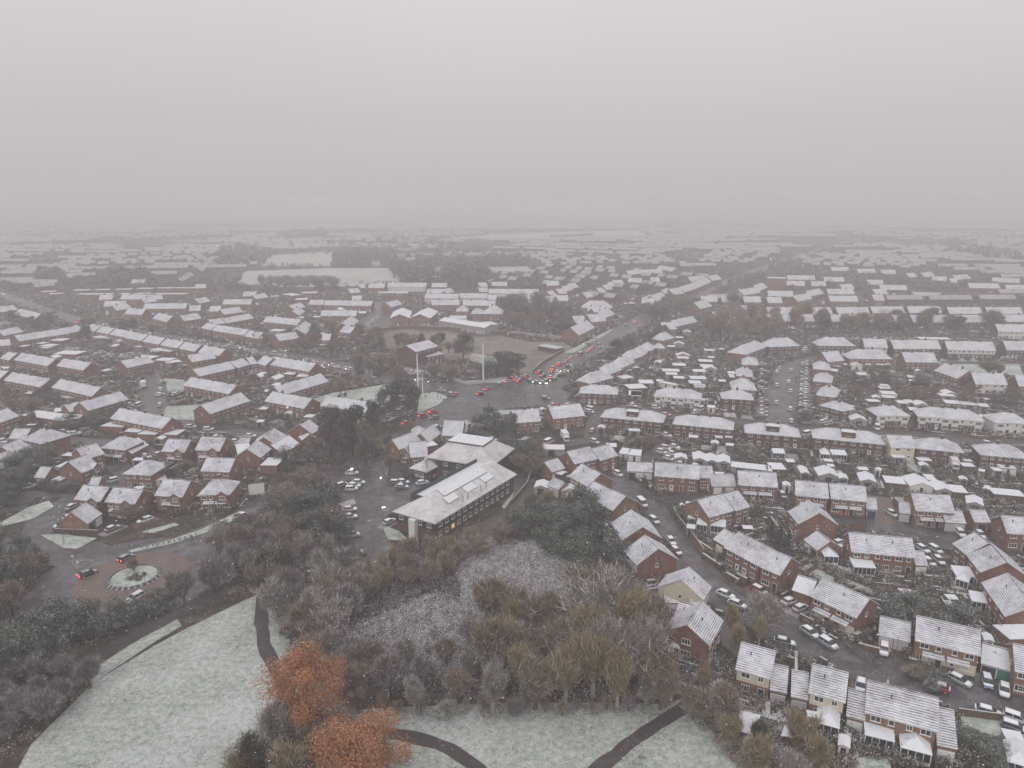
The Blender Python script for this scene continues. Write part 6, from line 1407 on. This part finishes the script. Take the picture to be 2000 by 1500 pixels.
# ---------------------------------------------------------------- far beyond: rows fading into the haze
def far_rows():
    R = np.random.default_rng(12); V = []; Fc = []; mi = []
    fields = [[ground_at(*p) for p in q] for q in ([(430,562),(480,525),(510,495),(740,490),(790,520),(800,560)],[(800,545),(820,518),(1035,516),(1045,536)],[(850,466),(1000,458),(1250,450),(1280,464),(1000,473)],[(1740,486),(1800,470),(1900,474),(1900,488)])]
    CELL = set()
    def add(x, y, a, L, d, e, rh):
        k = (int(x//9), int(y//9))
        if k in CELL: return
        CELL.add(k)
        c, s = cos(a), sin(a); P = lambda u, v, z: (x+c*u-s*v, y+s*u+c*v, z); b = len(V); h = L/2
        V.extend([P(-h,0,0),P(h,0,0),P(h,d,0),P(-h,d,0),P(-h,0,e),P(h,0,e),P(h,d,e),P(-h,d,e),P(-h,d/2,e+rh),P(h,d/2,e+rh)])
        Fc.extend([(b,b+1,b+5,b+4),(b+2,b+3,b+7,b+6),(b+1,b+2,b+6,b+9,b+5),(b+3,b,b+4,b+8,b+7),(b+4,b+5,b+9,b+8),(b+6,b+7,b+8,b+9)]); mi.extend([0,0,0,0,1,1])
    for px0, px1, pa, pb in [(0,104,483,483),(0,82,490,490),(148,240,486,487),(140,235,493,493),(112,230,504,504),(118,185,513,513),(0,55,510,510),(230,265,510,510),(272,332,508,507),(338,365,504,504),(240,290,538,537),(293,345,536,535),(395,418,531,506),(356,380,550,537),(72,145,521,521),(20,110,553,553),
                             (1080,1160,460,456),(1050,1100,500,499),(1240,1310,515,509),(1330,1400,520,518)]:
        A = ground_at(px0, pa, 5); B = ground_at(px1, pb, 5); L = hypot(B[0]-A[0], B[1]-A[1]); add((A[0]+B[0])/2, (A[1]+B[1])/2, atan2(B[1]-A[1], B[0]-A[0]), L, 9, 5, 3.4)
    CELL.clear()
    zx = -4200
    while zx < 4200:
        zy = 560
        while zy < 3600:
            ca, cb = zx+R.uniform(-60, 60), zy+R.uniform(-40, 40)
            if abs(ca) < cb*.78+250:
                a = R.normal(0, .22) if R.random() < .75 else R.uniform(-1.2, 1.2); c, s = cos(a), sin(a); kind = R.random()
                if kind < .90:
                    gap = R.uniform(30, 44); rows_ = int(250/gap); LL = R.choice([12, 20, 34, 52, 70])
                    for j in range(rows_):
                        u = -150+R.uniform(0, 20)
                        while u < 145:
                            L = LL*R.uniform(.7, 1.25)
                            if R.random() < .72:
                                v = (j-rows_/2)*gap+R.uniform(-2, 2); x, y = ca+c*(u+L/2)-s*v, cb+s*(u+L/2)+c*v
                                if not any(inpoly(x, y, f) for f in fields) and not (y < 1530 and any(occ(x+p, y+q_) & 7 for p in (-14, 0, 14) for q_ in (-8, 0, 10))) and y > 600: add(x, y, a, L, 8.5, 5, 3.3)
                            u += L+R.uniform(4, 9)
            zy += 262
        zx += 305
    o = link('distant_houses', mesh('distant_houses', V, Fc, ['dark_brick', 'roof_far'], mi)); tag(o, 'countless faint snowy roofs of distant houses fading into the haze', 'distant houses', None, 'stuff')
far_rows()
def gen_far(R, n):
    out = []; t = 0
    fields = [[ground_at(*p) for p in q] for q in ([(440,562),(480,528),(640,524),(780,524),(795,560)],[(810,545),(825,520),(1035,518),(1045,536)],[(850,464),(1000,458),(1250,450),(1270,462),(1000,471)],[(505,520),(520,500),(735,500),(745,520)])]
    while len(out) < n and t < n*30:
        t += 1; px = R.uniform(-80, 2080); py = 430+140*R.random()**1.15; x, y = ground_at(px, py)
        if any(inpoly(x, y, f) for f in fields) or (y < 1500 and occ(x, y) & 3): continue
        out.append((x, y, R.uniform(2.2, 5), R.uniform(4, 8.5)))
    return out
clumps('distant_trees', gen_far, 8200, 'far_brush', 'hazy distant trees scattered among the far roofs', 'distant trees', 14, leaf=.42, per=40, fine=False)
def gen_mass(R, n):
    W_ = [[ground_at(*p) for p in q] for q in ([(415,525),(425,495),(480,485),(525,500),(515,522),(470,530)],[(540,498),(600,478),(760,475),(880,478),(1000,500),(1000,512),(860,515),(790,540),(770,520),(740,500)],[(655,505),(720,503),(720,522),(655,522)],[(720,505),(770,500),(800,545),(780,545)],[(820,520),(1030,515),(1030,520),(820,526)],[(540,458),(640,452),(640,470),(540,474)],
                                                [(780,540),(840,535),(850,560),(800,565)],[(865,545),(910,540),(910,560),(865,560)],[(918,540),(945,535),(945,565),(918,565)],[(200,545),(290,545),(290,560),(200,565)],[(80,545),(120,545),(120,560),(80,560)],[(1830,478),(1990,500),(1990,520),(1850,500)])]
    out = []
    while len(out) < n:
        q = W_[R.integers(len(W_))]; x = R.uniform(min(p[0] for p in q), max(p[0] for p in q)); y = R.uniform(min(p[1] for p in q), max(p[1] for p in q))
        if inpoly(x, y, q): out.append((x, y, R.uniform(3.5, 8), R.uniform(9, 18)))
    return out
clumps('distant_woods', gen_mass, 1500, 'far_brush', 'dark hazy woods around the far snowy fields', 'distant woods', 15, leaf=.5, per=60, fine=False)
finish_labels()
# ---------------------------------------------------------------- snow in the air: clusters of flakes hanging between camera and ground
q = np.random.default_rng(77); V = []; Fc = []; n = 0
while n < 30000:
    r = 24+110*q.random()**.6; az = q.uniform(-1.0, 1.0); el = q.uniform(-.95, .03); p = np.array([r*cos(el)*sin(az), r*cos(el)*cos(az), H+r*sin(el)])
    if p[2] < 1 or p[2] > 91 : continue
    s_ = q.uniform(.012, .028); b = len(V); a_ = q.uniform(.6, 1.4, 3)*s_; n += 1
    for d_ in ((1,0,0),(-1,0,0),(0,1,0),(0,-1,0),(0,0,1),(0,0,-1)): V.append(tuple(p+np.array(d_)*a_))
    Fc += [(b,b+2,b+4),(b+2,b+1,b+4),(b+1,b+3,b+4),(b+3,b,b+4),(b+2,b,b+5),(b+1,b+2,b+5),(b+3,b+1,b+5),(b,b+3,b+5)]
plain('flake', (.88, .89, .92), .5, .02)
tag(link('falling_snow', mesh('falling_snow', V, Fc, ['flake'])), 'fine snowflakes falling through the air', 'snowfall', None, 'stuff')

# ---------------------------------------------------------------- air, sky, sun, camera
SKYZ = 122
m = bpy.data.materials.new('haze'); m.use_nodes = True; nt = m.node_tree; nt.nodes.clear(); MATS['haze'] = m
out = nt.nodes.new('ShaderNodeOutputMaterial'); pv = nt.nodes.new('ShaderNodeVolumePrincipled')
pv.inputs['Color'].default_value = (.875, .85, .867, 1); pv.inputs['Density'].default_value = .00078; pv.inputs['Anisotropy'].default_value = 0.0
nt.links.new(pv.outputs[0], out.inputs['Volume'])
g = MB(); g.box(-6500, -3500, -1, 6500, 9500, 92)
tag(link('haze', g.mesh('haze', ['haze'])), kind='stuff')
w = bpy.data.worlds.new('World'); SC.world = w; w.use_nodes = True; nt = w.node_tree; nt.nodes.clear()
out = nt.nodes.new('ShaderNodeOutputWorld'); bg = nt.nodes.new('ShaderNodeBackground')
sky = nt.nodes.new('ShaderNodeTexSky'); sky.sky_type = 'NISHITA'; sky.sun_disc = False; sky.sun_elevation = radians(38); sky.sun_rotation = radians(200); sky.dust_density = 4; sky.air_density = 2
hs = nt.nodes.new('ShaderNodeHueSaturation'); hs.inputs['Saturation'].default_value = .0; nt.links.new(sky.outputs[0], hs.inputs['Color'])
tc = nt.nodes.new('ShaderNodeTexCoord'); sp = nt.nodes.new('ShaderNodeSeparateXYZ'); nt.links.new(tc.outputs['Generated'], sp.inputs[0])
cr = nt.nodes.new('ShaderNodeValToRGB'); nt.links.new(sp.outputs[2], cr.inputs[0])      # an overcast sky: brighter overhead than low down
e_ = cr.color_ramp.elements; e_[0].position = 0; e_[0].color = (.575, .543, .562, 1); e_[1].position = 1; e_[1].color = (1.25, 1.21, 1.24, 1)
q_ = e_.new(.10); q_.color = (.605, .575, .594, 1); q_ = e_.new(.25); q_.color = (.73, .71, .722, 1); q_ = e_.new(.5); q_.color = (.95, .925, .945, 1)
vm = nt.nodes.new('ShaderNodeVectorMath'); vm.operation = 'SCALE'; vm.inputs[3].default_value = 10; nt.links.new(cr.outputs[0], vm.inputs[0]); cl = vm.outputs[0]
cn = ramp(nt, noise(nt, tc.outputs['Generated'], 3.0, 5, .55), .3, .7)
cl2 = mix(nt, mth(nt, 'MULTIPLY', cn, .16), cl, (5.6, 5.4, 5.6))
nt.links.new(mix(nt, .90, hs.outputs[0], cl2), bg.inputs[0]); bg.inputs[1].default_value = .1; nt.links.new(bg.outputs[0], out.inputs[0])
sl = bpy.data.lights.new('sun', 'SUN'); sl.energy = .9; sl.angle = radians(30); sl.color = (1, .97, .95)
so = bpy.data.objects.new('sun', sl); COL.objects.link(so); so.rotation_euler = (radians(52), 0, radians(-20))
cam = bpy.data.cameras.new('camera'); cam.sensor_width = 36; cam.lens = F/2000*36; cam.clip_end = 20000; cam.clip_start = .5
co = bpy.data.objects.new('camera', cam); COL.objects.link(co); co.location = (0, 0, H); co.rotation_euler = (pi/2-PITCH, 0, 0); SC.camera = co
SC.render.engine = 'CYCLES'
SC.cycles.max_bounces = 6; SC.cycles.diffuse_bounces = 2; SC.cycles.volume_bounces = 4; SC.cycles.transparent_max_bounces = 8
SC.view_settings.view_transform = 'Standard'; SC.view_settings.look = 'None'; SC.view_settings.exposure = 0.0; SC.view_settings.gamma = 1
SC.render.resolution_x = 1024; SC.render.resolution_y = 768
